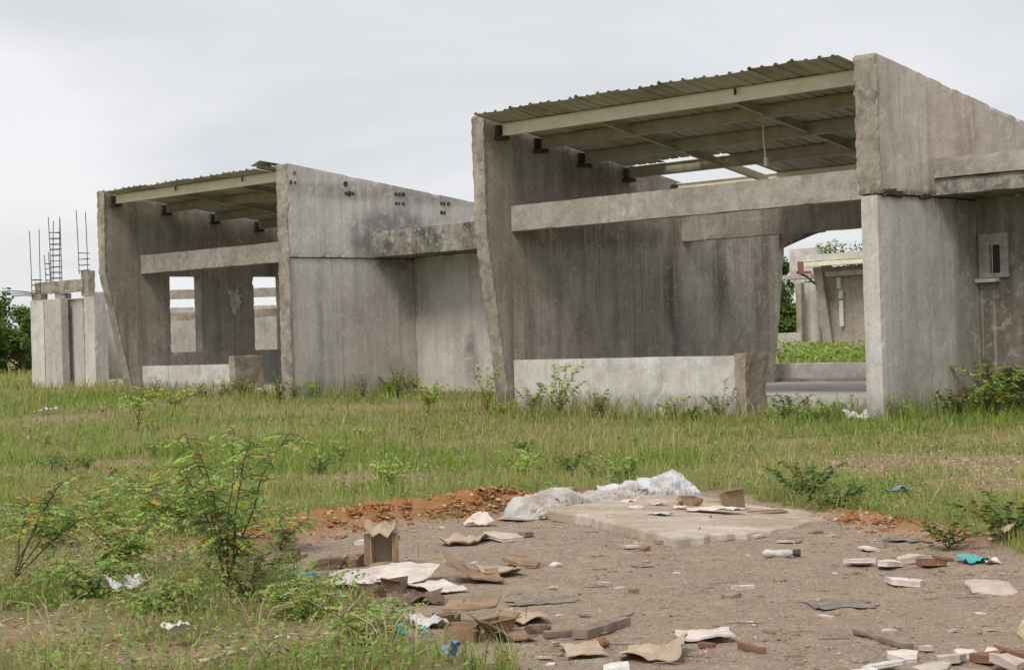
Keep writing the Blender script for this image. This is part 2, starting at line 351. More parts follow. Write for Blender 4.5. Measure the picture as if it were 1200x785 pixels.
# ------------------------------------------------------------------ buildings
ANG = math.atan2(-.7234, .6905)
def wall_top(h, slope): return lambda b: h-slope*b
def bay(root, L, slope, lean, beam_b, purlins, roofs, windows, floorz, pier, braces, topH=6.43, rear=9.6, a_rear=None, seed=0, stainL=(), stainR=(), upmat='conc_warm', redge=False):
    TH = .35; zt = wall_top(topH, slope)
    def lowwarp(x, y, z):
        w = max(0, 1-y/1.6); q = lean*(1-min(1, max(0, z/3.95)))
        r = max(0, 1-(rear-y)/1.6); rq = -(.65 if rear > 10 else .45)*(1-min(1, max(0, z/3.95)))
        return (x, y+w*q+r*rq, z)
    def upwarp(x, y, z): return (x, y, 3.985+(z-3.985)/(topH-3.985)*(zt(y)-3.985))
    zl = lines(-.4, 3.965, .13, [w[k] for w in windows for k in (2, 3)]); yl = lines(0, rear, .13, [w[k] for w in windows for k in (0, 1)]); xl = lines(0, TH, .12)
    zl += lines(3.965, topH, .13)[1:]
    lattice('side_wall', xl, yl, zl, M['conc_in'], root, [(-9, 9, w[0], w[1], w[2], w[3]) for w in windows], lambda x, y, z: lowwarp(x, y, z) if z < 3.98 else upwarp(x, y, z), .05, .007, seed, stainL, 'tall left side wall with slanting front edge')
    xr = lines(L, L+TH, .12)
    lattice('side_wall', xr, yl, lines(-.4, 3.965, .13), M['conc'], root, (), lambda x, y, z: (x, y+(max(0, 1-(rear-y)/1.6)*-.45*(1-min(1, max(0, z/3.95)))), z), .035, .006, seed+2, stainR, 'right side wall with vertical water streaks')
    xu = lines(L-.05, L+TH+.05, .1)
    lattice('upper_wall', xu, yl, lines(3.985, topH, .13), M[upmat], root, (), upwarp, .05, .008, seed+3, stainR, 'upper right side wall with sloping chipped top')
    lattice('broken_edge', lines(-.012, TH+.012, .06), lines(-.03, .03, .03), lines(-.4, topH-.03, .07), M['conc_edge'], root, (), lowwarp, .024, .012, seed+9, fq=6, rough=True)
    if redge: lattice('broken_edge', lines(L-.055, L+TH+.05, .06), lines(-.03, .03, .03), lines(-.4, topH-.03, .07), M['conc_edge'], root, (), None, .024, .012, seed+10, fq=6, rough=True)
    m = MB(); m.box(L+.03, L+TH-.03, .03, rear-.05, 3.93, 4.02); m.build('joint_filler', M['conc_gap'], root)
    # lintels
    lattice('lintel_beam', lines(TH-.01, L+.01, .14), lines(beam_b, beam_b+.32, .11), lines(3.97, 4.52, .11), M['conc_beam'], root, (), None, .035, .012, seed+4)
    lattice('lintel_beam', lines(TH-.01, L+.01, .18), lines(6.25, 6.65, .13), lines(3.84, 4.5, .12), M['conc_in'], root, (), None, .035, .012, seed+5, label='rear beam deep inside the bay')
    lattice('floor_slab', lines(TH, L, .3), lines(lean+.5, rear-.3, .3), lines(-.3, floorz, .2), M['conc_floor'], root, (), None, .03, .008, seed+6)
    # low front wall and stub pillar
    pa, pb0, pb1, ptop = pier
    lattice('low_wall', lines(TH+.01, pa, .13), lines(beam_b-.06, beam_b+.12, .09), lines(-.3, 1.22, .12), M['conc_plaster'], root, (), None, .02, .01, seed+7, [(2, beam_b, .2 if seed < 50 else .45, 30, 3, .3, .45), (L*.35, beam_b, 1.1, .5, 1, .3, .22), (L*.45, beam_b, .8, .25, 1, .5, .25), (L*.62, beam_b, 1.2, .3, 1, .25, .3)])
    lattice('stub_pillar', lines(pa+.01, pa+.30, .075), lines(pb0, pb1, .08), lines(-.3, ptop, .09), M['conc_brown'], root, (), None, .06, .03, seed+8, fq=6)
    # purlins: I sections
    for i, b in enumerate(purlins):
        zt_ = zt(b)-.10; a0, a1 = TH+.12, L-.06
        m = MB(); m.box(a0, a1, b-.012, b+.012, zt_-.235, zt_-.018); m.box(a0, a1, b-.055, b+.055, zt_-.016, zt_); m.box(a0, a1, b-.055, b+.055, zt_-.255, zt_-.237)
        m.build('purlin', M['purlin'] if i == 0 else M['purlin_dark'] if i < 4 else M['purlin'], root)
        m = MB(); m.box(TH-.003, TH+.22, b-.16, b+.10, zt_-.34, zt_-.262); m.box(TH-.003, TH+.07, b-.13, b+.10, zt_-.258, zt_-.02); m.build('end_block', M['rust_and_pocket'], root)  # near-black boxes paint the shade of the pockets seating purlin ends
    for i in range(len(purlins)-1):
        for a in braces:
            b0, b1 = purlins[i]+.06, purlins[i+1]-.06
            if i >= 3 and a > 5: continue
            m = MB(); sl = zt(b1)-zt(b0)
            for (w0, w1, h0, h1) in ((-.012, .012, -.20, -.045), (-.05, .05, -.215, -.203)):
                z0 = zt(b0)-.10; z1 = zt(b1)-.10
                m.add([(a+w0, b0, z0+h0), (a+w1, b0, z0+h0), (a+w0, b1, z1+h0), (a+w1, b1, z1+h0), (a+w0, b0, z0+h1), (a+w1, b0, z0+h1), (a+w0, b1, z1+h1), (a+w1, b1, z1+h1)],
                      [(0, 2, 3, 1), (4, 5, 7, 6), (0, 1, 5, 4), (2, 6, 7, 3), (0, 4, 6, 2), (1, 3, 7, 5)])
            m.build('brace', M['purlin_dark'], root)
    # corrugated roof sheets
    pitch = .30
    for i, (a0, a1, b0, b1, lift) in enumerate(roofs):
        prof = []; a = a0
        k = 0
        while a < a1-1e-6:
            hgt = .045 if k % 2 == 0 else .026
            for da, h in ((0, 0), (.03, hgt), (.075, hgt), (.105, 0), (.2, .004)):
                if a+da <= a1: prof.append((a+da, h))
            a += pitch; k += 1
        prof.append((a1, 0)); nb = 14; vs = []; fs = []
        for q in range(nb+1):
            b = b0+(b1-b0)*q/nb
            for (x, h) in prof:
                e = .012*nz((x, b, 0), 1.2, seed+i) + (.02*nz((x, b, 3), 3, i) if q == 0 else 0)
                vs.append((x, b+(.03*nz((x, 0, i), 2, 3) if q in (0, nb) else 0), zt(b)-.095+h+lift+e))
        n = len(prof); 
        for q in range(nb):
            for r in range(n-1): fs.append((q*n+r, q*n+r+1, (q+1)*n+r+1, (q+1)*n+r))
        N = len(vs); vs += [(x, y, z+.004) for x, y, z in vs]; fs += [tuple(j+N for j in f[::-1]) for f in fs[:]]
        m = MB(); m.add(vs, fs); m.build('roof_sheet', M['sheet2' if i % 3 == 1 else 'sheet'], root)
    return TH

# ---- near bay (right of the picture)
B = thing('concrete_building', (-.71, 40.0, 0), 'larger nearer grey concrete bay with tall right wall and tin roof', 'building', 'unfinished concrete bays', ANG)
LB = 9.95
bay(B, LB, .19, .55, .72, [.45, 1.6, 2.95, 4.4, 6.05], [(.40, 1.6, -.32, 4.36, 0), (1.5, 2.7, -.36, 4.22, .008), (2.6, 3.5, -.33, 4.30, 0), (3.4, 4.6, -.37, 6.4, .008), (4.5, 5.7, -.34, 6.5, 0), (5.6, 6.8, -.37, 6.5, .008), (6.7, 7.9, -.33, 6.5, 0), (7.8, 8.9, -.37, 6.5, .008), (8.8, 9.86, -.40, 6.5, 0)],
    [], .42, (6.62, .42, 1.08, 1.27), [3.15, 6.65], seed=3, rear=10.15,
    stainL=[(.35, 5.75, 2.7, .4, .22, .9, .55), (.35, 5.9, 1.5, .4, .12, .7, .5), (.35, 9.2, 2.6, .5, .5, 2.2, .4), (.35, 3.5, 3.9, .4, 2.8, .35, .4), (.35, 4.5, 5.5, .4, 2.6, .9, .35), (.35, 7.6, 3.0, .4, .3, 1.4, .5)],
    stainR=[(LB+.4, 2.3, 4.0, .4, .9, .5, .4), (LB+.35, 2.75, 2.4, .4, .4, 3.0, .45), (LB+.4, .8, 4.0, .5, .9, .05, .9), (LB+.35, 1.2, .1, .6, 6, .45, .35)])
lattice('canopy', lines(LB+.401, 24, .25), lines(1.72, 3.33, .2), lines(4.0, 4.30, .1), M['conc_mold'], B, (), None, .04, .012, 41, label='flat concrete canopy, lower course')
lattice('canopy', lines(LB+.401, 24, .25), lines(1.66, 3.33, .2), lines(4.305, 4.66, .1), M['conc_beam'], B, (), None, .04, .012, 42, label='flat concrete canopy, upper course')
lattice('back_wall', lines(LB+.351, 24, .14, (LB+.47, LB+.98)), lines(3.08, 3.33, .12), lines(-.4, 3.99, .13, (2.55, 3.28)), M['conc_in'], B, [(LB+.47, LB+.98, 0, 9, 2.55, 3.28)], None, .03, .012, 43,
        [(LB+1.5, 3.08, 1.5, 3, .5, 2.6, .5)], 'recessed back wall with a small window')
w = MB(); a0, a1, z0, z1 = LB+.47, LB+.98, 2.55, 3.28
for bx in ((a0-.05, a0+.04, z0-.03, z1+.05), (a1-.04, a1+.05, z0-.03, z1+.05), (a0+.041, a1-.041, z1-.03, z1+.05), (a0+.041, a1-.041, z0-.03, z0+.05), (a0+.041, a0+.17, z0+.051, z1-.031), (a1-.12, a1-.041, z0+.051, z1-.031), (a0+.171, a1-.121, z1-.16, z1-.031)):
    w.box(bx[0], bx[1], 3.03, 3.12, bx[2], bx[3])
wf = w.build('window_frame', M['frame'], B)
m = MB(); m.box(a0+.171, a1-.121, 3.14, 3.15, z0+.051, z1-.161); m.build('slot_dark', M['black'], wf)  # flat black sheet painting the darkness of the open slot
lattice('sill', lines(a0-.10, a0+.36, .08), lines(2.94, 3.07, .08), lines(2.44, 2.51, .035), M['conc_light'], B, (), None, .02, .006, 44)
# rear kerb and rear canopy of the near bay
lattice('rear_kerb', lines(-4.5, LB+.3, .3), lines(10.4, 10.75, .17), lines(-.2, .86, .15), M['conc_floor'], B, (), None, .04, .015, 45)
lattice('rear_step', lines(-4.5, LB+.3, .3), lines(10.19, 10.38, .1), lines(-.2, .50, .15), M['conc_brown'], B, (), None, .04, .015, 46)
lattice('canopy', lines(-.3, .75, .15), lines(9.9, 11.3, .15), lines(3.72, 4.35, .12), M['conc_gap'], B, (), lambda x, y, z: (x, y, 4.35-(4.35-z)/.63*(4.35-(3.25+.88*min(1, max(0, (x+.3)/1.05*.5+(y-9.9)/1.4*.6))**.6))), .05, .02, 47, label='dark canopy corner behind the bay')  # soffit shade painted in: whole corner coloured near black
# hanging strap and a strip of broken edge
p = (6.0, 2.3); m = MB(); zz = 6.43-.19*2.3-.2
m.tube([(p[0], p[1], zz), (p[0]+.01, p[1], zz-.3), (p[0]+.05, p[1], zz-.72)], [.014, .018, .02], 5); m.box(p[0]+.02, p[0]+.10, p[1]-.03, p[1]+.03, zz-.86, zz-.69); m.build('hanging_rod', M['purlin'], B, 'pale rod hanging from the roof underside')
# rubble left in the joint on the right wall
for k, (bb, ln, hh) in enumerate(((.12, .62, .10), (1.25, .30, .09))):
    lattice('joint_rubble', lines(LB+.30, LB+.415, .05), lines(bb, bb+ln, .05), lines(3.93, 3.97+hh, .04), M['conc_gap'], B, (), None, .06, .03, 48+k, fq=9, rough=True)
lattice('broken_edge', lines(LB-.06, LB+.42, .05), lines(-.02, .06, .035), lines(3.99, 6.4, .06), M['conc_edge'], B, (), None, .05, .02, 50, fq=6, rough=True, label='rough broken front edge of the right wall')

# ---- far bay (left of the picture)
A = thing('concrete_building', (-12.13, 55.5, 0), 'smaller farther grey concrete bay with two window openings in its left wall', 'building', 'unfinished concrete bays', ANG)
LA = 8.88
bay(A, LA, .125, .92, 1.2, [.35, 2.1, 3.85, 5.5, 7.1], [(.5, 1.7, -.12, 6.9, 0), (1.6, 2.8, -.16, 7.3, .008), (2.7, 3.9, -.10, 7.2, 0), (3.8, 5.0, -.17, 7.3, .008), (4.9, 6.1, -.12, 7.3, 0), (6.0, 7.2, -.16, 7.2, .008), (7.1, 8.2, -.18, 7.3, 0), (8.1, 8.75, -.10, 6.0, .03)],
    [(2.2, 3.3, 1.6, 3.9), (5.3, 6.4, 1.6, 3.9)], .55, (5.3, .78, 1.75, 1.46), [3.6, 6.4], seed=60, rear=9.6, upmat='conc', redge=True,
    stainL=[(.35, 3, 6.3, .4, 8, .5, .3), (.35, 2.0, 2.2, .5, .5, 1.6, .2)], stainR=[(LA+.4, 3.5, 4.5, .5, 1.5, .85, .75), (LA+.35, 4.1, 3.4, .4, .7, 1.2, .3), (LA+.35, 1.0, 3.0, .4, .16, 2.0, .3), (LA+.4, 5, 5.75, .5, 7, .3, .4), (LA+.35, 3, .4, .6, 8, .4, .35)])
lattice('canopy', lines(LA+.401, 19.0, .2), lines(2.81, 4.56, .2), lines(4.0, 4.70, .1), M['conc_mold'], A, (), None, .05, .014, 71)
lattice('back_wall', lines(LA+.351, 19.0, .15), lines(4.31, 4.56, .12), lines(-.4, 3.99, .14), M['conc'], A, (), None, .03, .012, 73, [(LA+2.6, 4.31, 1.2, .35, .5, .8, .55), (LA+.5, 4.3, 3.2, .5, .4, 1.0, .3)], 'recessed back wall under the mouldy canopy')
for k, b in enumerate((.25, 2.05, 3.8, 5.45)):       # pockets of the purlin bolts through the upper wall
    zc = 6.43-.125*b-.34
    for dy in (-.13, .0, .13):
        for dz in (-.13, .12):
            if random.random() < .2: continue
            m = MB(); m.tube([(LA+.40, b+dy+random.uniform(-.02, .02), zc+dz), (LA+.422, b+dy, zc+dz)], random.uniform(.04, .075), 7); m.build('bolt_pocket', M['conc_gap'], A)
m = MB(); n_ = 28; vs = []                          # splash of white paint on the inner wall
for q in (.352, .366):
    for k in range(n_):
        a = 2*PI*k/n_; rr = .13+.10*abs(nz((math.cos(a)*2, math.sin(a)*2, 3), 1.7, 2))*3; vs.append((q, 4.55+rr*math.cos(a)*1.0, 3.12+rr*math.sin(a)*1.7))
m.add(vs, [tuple(range(n_)), tuple(range(n_, 2*n_))[::-1]]+[(k, (k+1) % n_, n_+(k+1) % n_, n_+k) for k in range(n_)]); m.build('paint_splash', M['greybag'], A)
sh = MB(); sh.add([(7.9, -.15, 6.46), (8.35, -.18, 6.56), (8.72, -.12, 6.48), (8.0, .9, 6.38), (8.35, .9, 6.42), (8.72, .9, 6.39)], [(0, 1, 4, 3), (1, 2, 5, 4)]); sh.v += [(x, y, z+.01) for x, y, z in sh.v]; sh.f += [(6, 9, 10, 7), (7, 10, 11, 8)]
sh.build('roof_sheet', M['sheet'], A, 'loose roof sheet bent upwards at the right corner')

for rt_o, aa, hh, L_ in ((B, (6.9,), .19, LB), (A, (3.7, 6.9), .125, LA)):
    b_ = .45 if rt_o is B else .35
    for q in aa:
        m = MB(); zc = 6.43-hh*b_-.10; m.box(q-.02, q+.02, b_-.085, b_-.057, zc-.13, zc-.01); m.build('clamp', M['rust_and_pocket'], rt_o)
# ---- unfinished block with rebar at far left
def uv(px, Yd): u, _ = ray(px, 350); return u*Yd/F
Cc = thing('unfinished_building', (uv(50, 66), 66, .45), 'unfinished pale concrete block with bare rebar sticking up', 'building')
def cl(name, px0, px1, Y0, Y1, z0, z1, mat, seed, th=.3, **k):
    p0 = Vector((uv(px0, Y0), Y0, 0)); p1 = Vector((uv(px1, Y1), Y1, 0)); d = p1-p0; ln = d.length; ang = math.atan2(d.y, d.x); R = Matrix.Rotation(ang, 3, 'Z'); base = p0-Vector((Cc.location.x, Cc.location.y, 0))
    def wp(x, y, z): q = R @ Vector((x, y, 0)); return (q.x+base.x, q.y+base.y, z-Cc.location.z)
    return lattice(name, lines(0, ln, .16), lines(0, th, .12), lines(z0, z1, .16), mat, Cc, k.pop('holes', ()), wp, .04, .012, seed, **k)
cl('wall_panel', 35, 50.5, 66.6, 66.2, -.2, 3.58, M['conc_plaster'], 81)
cl('wall_panel', 51, 71, 66.1, 65.3, -.2, 3.58, M['conc_light'], 82)
cl('wall_panel', 72, 97, 66.2, 65.2, -.2, 3.58, M['conc'], 83)
cl('wall_panel', 97.3, 110, 64.8, 64.3, -.2, 3.62, M['conc'], 84, th=.5)
cl('beam', 41, 97, 66.6, 64.7, 3.80, 4.22, M['conc_edge'], 85)
cl('column', 37.5, 48, 66.5, 66.2, 3.59, 3.79, M['conc_brown'], 86); cl('column', 64, 76, 65.9, 65.6, 3.59, 3.79, M['conc_brown'], 87); cl('column', 95, 103.5, 64.9, 64.6, 3.63, 4.50, M['conc_brown'], 88)
cl('beam', 104, 345, 67.6, 68.6, 3.52, 3.86, M['conc_beam'], 89, label='long rear beam over the open gap')
cl('back_wall', 106, 345, 67.5, 68.5, -.2, 3.22, M['conc_light'], 90, label='long pale rear wall')
for px in (112, 160, 245, 290, 340): cl('column', px, px+6, 67.55, 67.57, 3.2, 3.53, M['conc'], 91)
cl('beam', 185, 345, 64.5, 60.0, 2.68, 2.93, M['conc_brown'], 92, label='brown beam crossing behind the window openings', th=.2)
cl('floor_slab', 108, 150, 64.6, 64.6, -.1, .72, M['conc_light'], 93, th=2.4)
def rebar_cage(px, ytop, zb, Yd, w, n, stir, lean=0):
    m = MB(); x0 = uv(px, Yd)-Cc.location.x; y0 = Yd-Cc.location.y+.1; zt_ = P(px, ytop, Yd).z-Cc.location.z; zb -= Cc.location.z
    cor = [(-w, -w), (w, -w), (w, w), (-w, w)][:n]
    for (dx, dy) in cor:
        tz = zt_-random.uniform(0, .3); l = random.uniform(-.08, .08)+lean
        m.tube([(x0+dx, y0+dy, zb), (x0+dx+l*.3, y0+dy, (zb+tz)/2), (x0+dx+l, y0+dy, tz)], .015, 5)
    for k in range(stir):
        z = zb+.12+k*.2; c = [(x0+a*1.08, y0+b*1.08, z+random.uniform(-.02, .02)) for a, b in ((-w, -w), (w, -w), (w, w), (-w, w), (-w, -w))]
        m.tube(c, .012, 4)
    m.build('rebar', M['rebar'], Cc)
rebar_cage(43, 262, 3.6, 66.4, .15, 2, 4); rebar_cage(66, 253, 4.2, 65.7, .15, 4, 9); rebar_cage(99, 245, 4.4, 64.8, .15, 2, 4); rebar_cage(57, 292, 3.8, 67.2, .08, 2, 6)
m = MB()
for k in range(3):
    a = P(8+k*3, 341+k*3, 66.8)-Cc.location; b = P(44, 344+k*1.5, 66.4)-Cc.location; m.tube([a, (a+b)/2+Vector((0, 0, .03)), b], .02, 5)
m.build('rebar', M['rebar'], Cc, 'bent bars sticking out sideways')

# ---- block seen through the near bay
Dd = thing('concrete_building', (P(975, 400, 84).x, 84, .7), 'distant brownish concrete block with pale roof seen through the opening', 'building')
def dl(name, px0, px1, Y0, Y1, ya, yb, mat, seed, th=.3, lean=0, **k):
    z1 = P((px0+px1)/2, ya, (Y0+Y1)/2).z; z0 = P((px0+px1)/2, yb, (Y0+Y1)/2).z
    p0 = Vector((uv(px0, Y0), Y0, 0)); p1 = Vector((uv(px1, Y1), Y1, 0)); d = p1-p0; ln = d.length; R = Matrix.Rotation(math.atan2(d.y, d.x), 3, 'Z'); base = p0-Vector((Dd.location.x, Dd.location.y, 0))
    sk = k.pop('skew', 0)
    def wp(x, y, z): q = R @ Vector((x+lean*(z1-z)/(z1-z0), y, 0)); return (q.x+base.x, q.y+base.y, z-Dd.location.z+sk*x)
    return lattice(name, lines(0, ln, .2), lines(0, th, .15), lines(z0, z1, .2), mat, Dd, (), wp, .05, .015, seed, **k)
M['conc_far'] = concrete('tan_concrete', (.42, .37, .325), (.25, .215, .185), (.52, .47, .42), .4, .5, off=31)
dl('wall', 962, 1040, 84, 81, 311, 412, M['conc_far'], 101); dl('slanted_pier', 953, 963, 83.6, 83.4, 313, 412, M['conc_far'], 102, lean=.45)
dl('wall_panel', 938, 958, 85, 84.6, 331, 412, M['conc'], 103); dl('pillar', 932, 938.5, 84.4, 84.2, 331, 412, M['conc_brown'], 104)
dl('roof', 938, 1040, 83, 79.5, 296, 304, M['conc_plaster'], 105, th=1.6, label='pale flat roof deck'); dl('fascia', 936, 1040, 82.9, 79.4, 304.5, 310, M['purlin'], 106)
dl('gable', 926, 960, 90, 89, 291, 330, M['conc'], 107, skew=.0); dl('ledge', 914, 950, 86, 85, 322, 327, M['conc_light'], 108, th=1.0)
dl('lintel_beam', 968, 1040, 83.1, 80.3, 316, 322, M['conc_light'], 109, th=.25)
for k, (px, ya, yb) in enumerate(((983, 325, 338), (985, 340, 350), (985, 352, 382))):
    dl('plaster_patch', px-2.5, px+2.5, 82.9, 82.8, ya, yb, M['plastic'], 110+k, th=.12)
m = MB(); a = P(938, 318, 82)-Dd.location; m.box(a.x-.12, a.x+.12, a.y-.1, a.y+.1, a.z, a.z+.42); m.box(a.x-.1, a.x+.45, a.y-.1, a.y+.1, a.z-.12, a.z-.002); m.build('end_block', M['brick'], Dd, 'red metal block at the roof corner')
m = MB(); m.tube([P(933, 319, 82)-Dd.location, P(945, 324, 82)-Dd.location, P(955, 333, 82)-Dd.location], .05, 6); m.build('bent_bar', M['rust_and_pocket'], Dd)
kb = lattice('low_concrete_kerb', lines(P(900, 395, 78).x, P(938, 395, 78).x, .2), lines(78, 78.4, .2), lines(.4, P(925, 390, 78).z, .2), M['conc_light'], None, (), None, .04, .01, 120); tag(kb, 'low pale concrete kerb in front of the distant bushes', 'kerb')

# ------------------------------------------------------------------ vegetation
def local(o, x, y):
    c, s = math.cos(-ANG), math.sin(-ANG); dx, dy = x-o.location.x, y-o.location.y
    return dx*c-dy*s, dx*s+dy*c
def blades(n, y0, y1, hmin, hmax, width, seed, kind='grass', dens=None, half=.40):
    r = np.random.default_rng(seed); u = r.random(n)
    y = np.sqrt(y0*y0+u*(y1*y1-y0*y0)); x = y*(r.random(n)*2-1)*half
    # clump: pull blades to tuft centres
    cx = np.floor(x/.16)*.16+.16*vn(np.floor(x/.16), np.floor(y/.16), 1.37, 5, 9); cy = np.floor(y/.16)*.16+.16*vn(np.floor(x/.16), np.floor(y/.16), 1.71, 15, 3)
    q = r.random(n)*.75; x = x+(cx-x)*q; y = y+(cy-y)*q
    pm = pad_mask(x, y); bare = bare_mask(x, y)
    od, ot = segdist(x, y, RIDGE); os_, _ = segdist(x, y, STRIP)
    patch = fbm(x, y, .55, 4, 19); fine = fbm(x, y, 2.6, 3, 29)
    pr = np.clip(.30+2.6*(fine-.38)+.9*(patch-.4), .05, 1)*(1-np.clip(bare*1.15, 0, .80))
    pr = np.where(pm, .0004, pr)*np.where(od < .42, .06, 1)*np.where(os_ < .3, .1, 1)
    for o, L, rear in ((B, LB, 9.3), (A, LA, 9.3)):
        la, lb = local(o, x, y); pr = np.where((la > -.02) & (la < L+.37) & (lb > .75) & (lb < rear+1.5), 0, pr)
        pr = np.where((la >= L+.3) & (lb > 3.05) & (lb < 5) & (la < L+12), 0, pr)
        pr = np.where((la > -.02) & (la < .38) & (lb > .5) & (lb < rear), 0, pr)
        pr = np.where((la > -.05) & (la < L+.4) & (lb > -.9) & (lb < .75), pr*1.2+.5, pr)
    keep = r.random(n) < pr
    x, y, patch, fine, bare = x[keep], y[keep], patch[keep], fine[keep], bare[keep]; n = len(x)
    h = (hmin+(hmax-hmin)*r.random(n)**3)*(.5+1.0*fine)*(1-.5*np.clip(bare, 0, 1))
    nearwall = np.zeros(n)
    for o, L in ((B, LB), (A, LA)):
        la, lb = local(o, x, y); nearwall = np.maximum(nearwall, np.exp(-((lb-.1)/.7)**2)*((la > -1.5) & (la < L+1)))
        nearwall = np.maximum(nearwall, np.exp(-((la-L-.7)/.6)**2)*((lb > -.5) & (lb < 5)))
    h = h*(1+1.2*nearwall)*(1+.8*(r.random(n) < .03))
    z = gh(x, y)-.02; th = r.random(n)*2*PI; lean = h*(.15+.65*r.random(n)); w = width*(.6+.8*r.random(n))*(1+np.clip((y-18)/40, 0, 2.2))
    dx, dy = np.cos(th), np.sin(th); pa = th+PI/2+r.normal(0, .5, n); px, py = np.cos(pa)*w/2, np.sin(pa)*w/2
    b0 = np.stack([x-px, y-py, z], -1); b1 = np.stack([x+px, y+py, z], -1)
    m0 = np.stack([x+dx*lean*.35-px*.8, y+dy*lean*.35-py*.8, z+h*.62], -1); m1 = np.stack([x+dx*lean*.35+px*.8, y+dy*lean*.35+py*.8, z+h*.62], -1)
    t0 = np.stack([x+dx*lean, y+dy*lean, z+h], -1)
    V = np.stack([b0, b1, m1, m0, t0], 1).reshape(-1, 3); i = np.arange(n)*5
    T = np.concatenate([np.stack([i, i+1, i+2], -1), np.stack([i, i+2, i+3], -1), np.stack([i+3, i+2, i+4], -1)])
    g1 = np.array((.165, .28, .04)); g2_ = np.array((.37, .46, .085)); g3 = np.array((.55, .47, .25)); g4 = np.array((.09, .155, .035))
    k = r.random(n)[:, None]; pp = np.clip((patch-.40)*5, 0, 1)[:, None]
    c = g1*(1-k)+g2_*k; c = c*(1-.40*pp)+(.40*pp)*(g3*.8)
    straw = (r.random(n) < (.07+.20*pp[:, 0]+.6*np.clip(bare, 0, 1)+.15*nearwall))[:, None]; straw = straw | ((r.random(n) < .30*sstep(.5, -2.5, x)*sstep(15, 12, y))[:, None]); c = np.where(straw, g3*(.7+.5*r.random((n, 1))), c)
    dk = (r.random(n) < .14*(1-pp[:, 0]))[:, None]; c = np.where(dk, g4, c)  # scattered dark blades: shadows between clumps put into blade colour
    c = np.repeat(c, 5, 0)
    return V, T, c
parts = [blades(390000, 8.6, 19, .035, .20, .0065, 1, half=.52), blades(390000, 19, 34, .04, .24, .0075, 2, half=.47), blades(230000, 34, 60, .05, .28, .009, 3), blades(60000, 60, 110, .12, .45, .02, 4, half=.36)]
V = []; T = []; Cc_ = []; off = 0
for v, tt, c in parts: V.append(v); T.append(tt+off); Cc_.append(c); off += len(v)
go = npmesh('grass', np.concatenate(V), np.concatenate(T), M['grass'], None, np.concatenate(Cc_)); tag(go, 'mixed green and straw coloured grass growing over the open ground', 'grass', kind='stuff')

# broad-leaved ground cover
def leaves_np(n, y0, y1, size, seed, hmax=.22, dens=.5, half=.4):
    r = np.random.default_rng(seed); y = np.sqrt(y0*y0+r.random(n)*(y1*y1-y0*y0)); x = y*(r.random(n)*2-1)*half
    f = fbm(x, y, 1.1, 3, 51); left = sstep(1.5, -2.5, x)*sstep(20, 15, y)
    pr = np.clip((f-.44)*5, 0, 1)*(dens+.35)+left*.45*np.clip((fbm(x, y, 2.2, 3, 57)-.36)*6, 0, 1)
    pr = np.where(pad_mask(x, y), .002, pr)*(1-np.clip(bare_mask(x, y), 0, .9)); od, _ = segdist(x, y, RIDGE); pr = np.where(od < .45, .02, pr)
    for o, L in ((B, LB), (A, LA)):
        la, lb = local(o, x, y); pr = np.where((la > -.02) & (la < L+.37) & (lb > .4) & (lb < 11), 0, pr)
    k = r.random(n) < pr; x, y, left = x[k], y[k], left[k]; n = len(x)
    z = gh(x, y)+r.random(n)*hmax*(.6+.6*left); th = r.random(n)*2*PI; s = size*(.5+r.random(n)); tl = (r.random(n)-.35)*1.2
    d = np.stack([np.cos(th)*np.cos(tl), np.sin(th)*np.cos(tl), np.sin(tl)], -1); p = np.stack([-np.sin(th), np.cos(th), (r.random(n)-.5)*.8], -1)*.26
    b = np.stack([x, y, z], -1); s = s[:, None]
    V = np.stack([b, b+d*s*.5+p*s, b+d*s, b+d*s*.5-p*s], 1).reshape(-1, 3); Q = (np.arange(n)*4)[:, None]+np.array([0, 1, 2, 3])
    c = np.array((.20, .30, .065))*(.6+.9*r.random((n, 1))); yl = r.random((n, 1)) < .05; c = np.where(yl, np.array((.42, .27, .05))*(.6+.6*r.random((n, 1))), c); br = r.random((n, 1)) < .12; c = np.where(br, np.array((.22, .14, .08)), c)
    return V, Q, np.repeat(c, 4, 0)
V = []; T = []; Cc_ = []; off = 0
for v, tt, c in (leaves_np(200000, 8.6, 19, .034, 5), leaves_np(70000, 19, 34, .055, 6), leaves_np(30000, 34, 58, .09, 7)): V.append(v); T.append(tt+off); Cc_.append(c); off += len(v)
go = npmesh('ground_cover', np.concatenate(V), np.concatenate(T), M['leaf'], None, np.concatenate(Cc_)); tag(go, 'low broad-leaved weeds growing among the grass', 'weeds', kind='stuff')

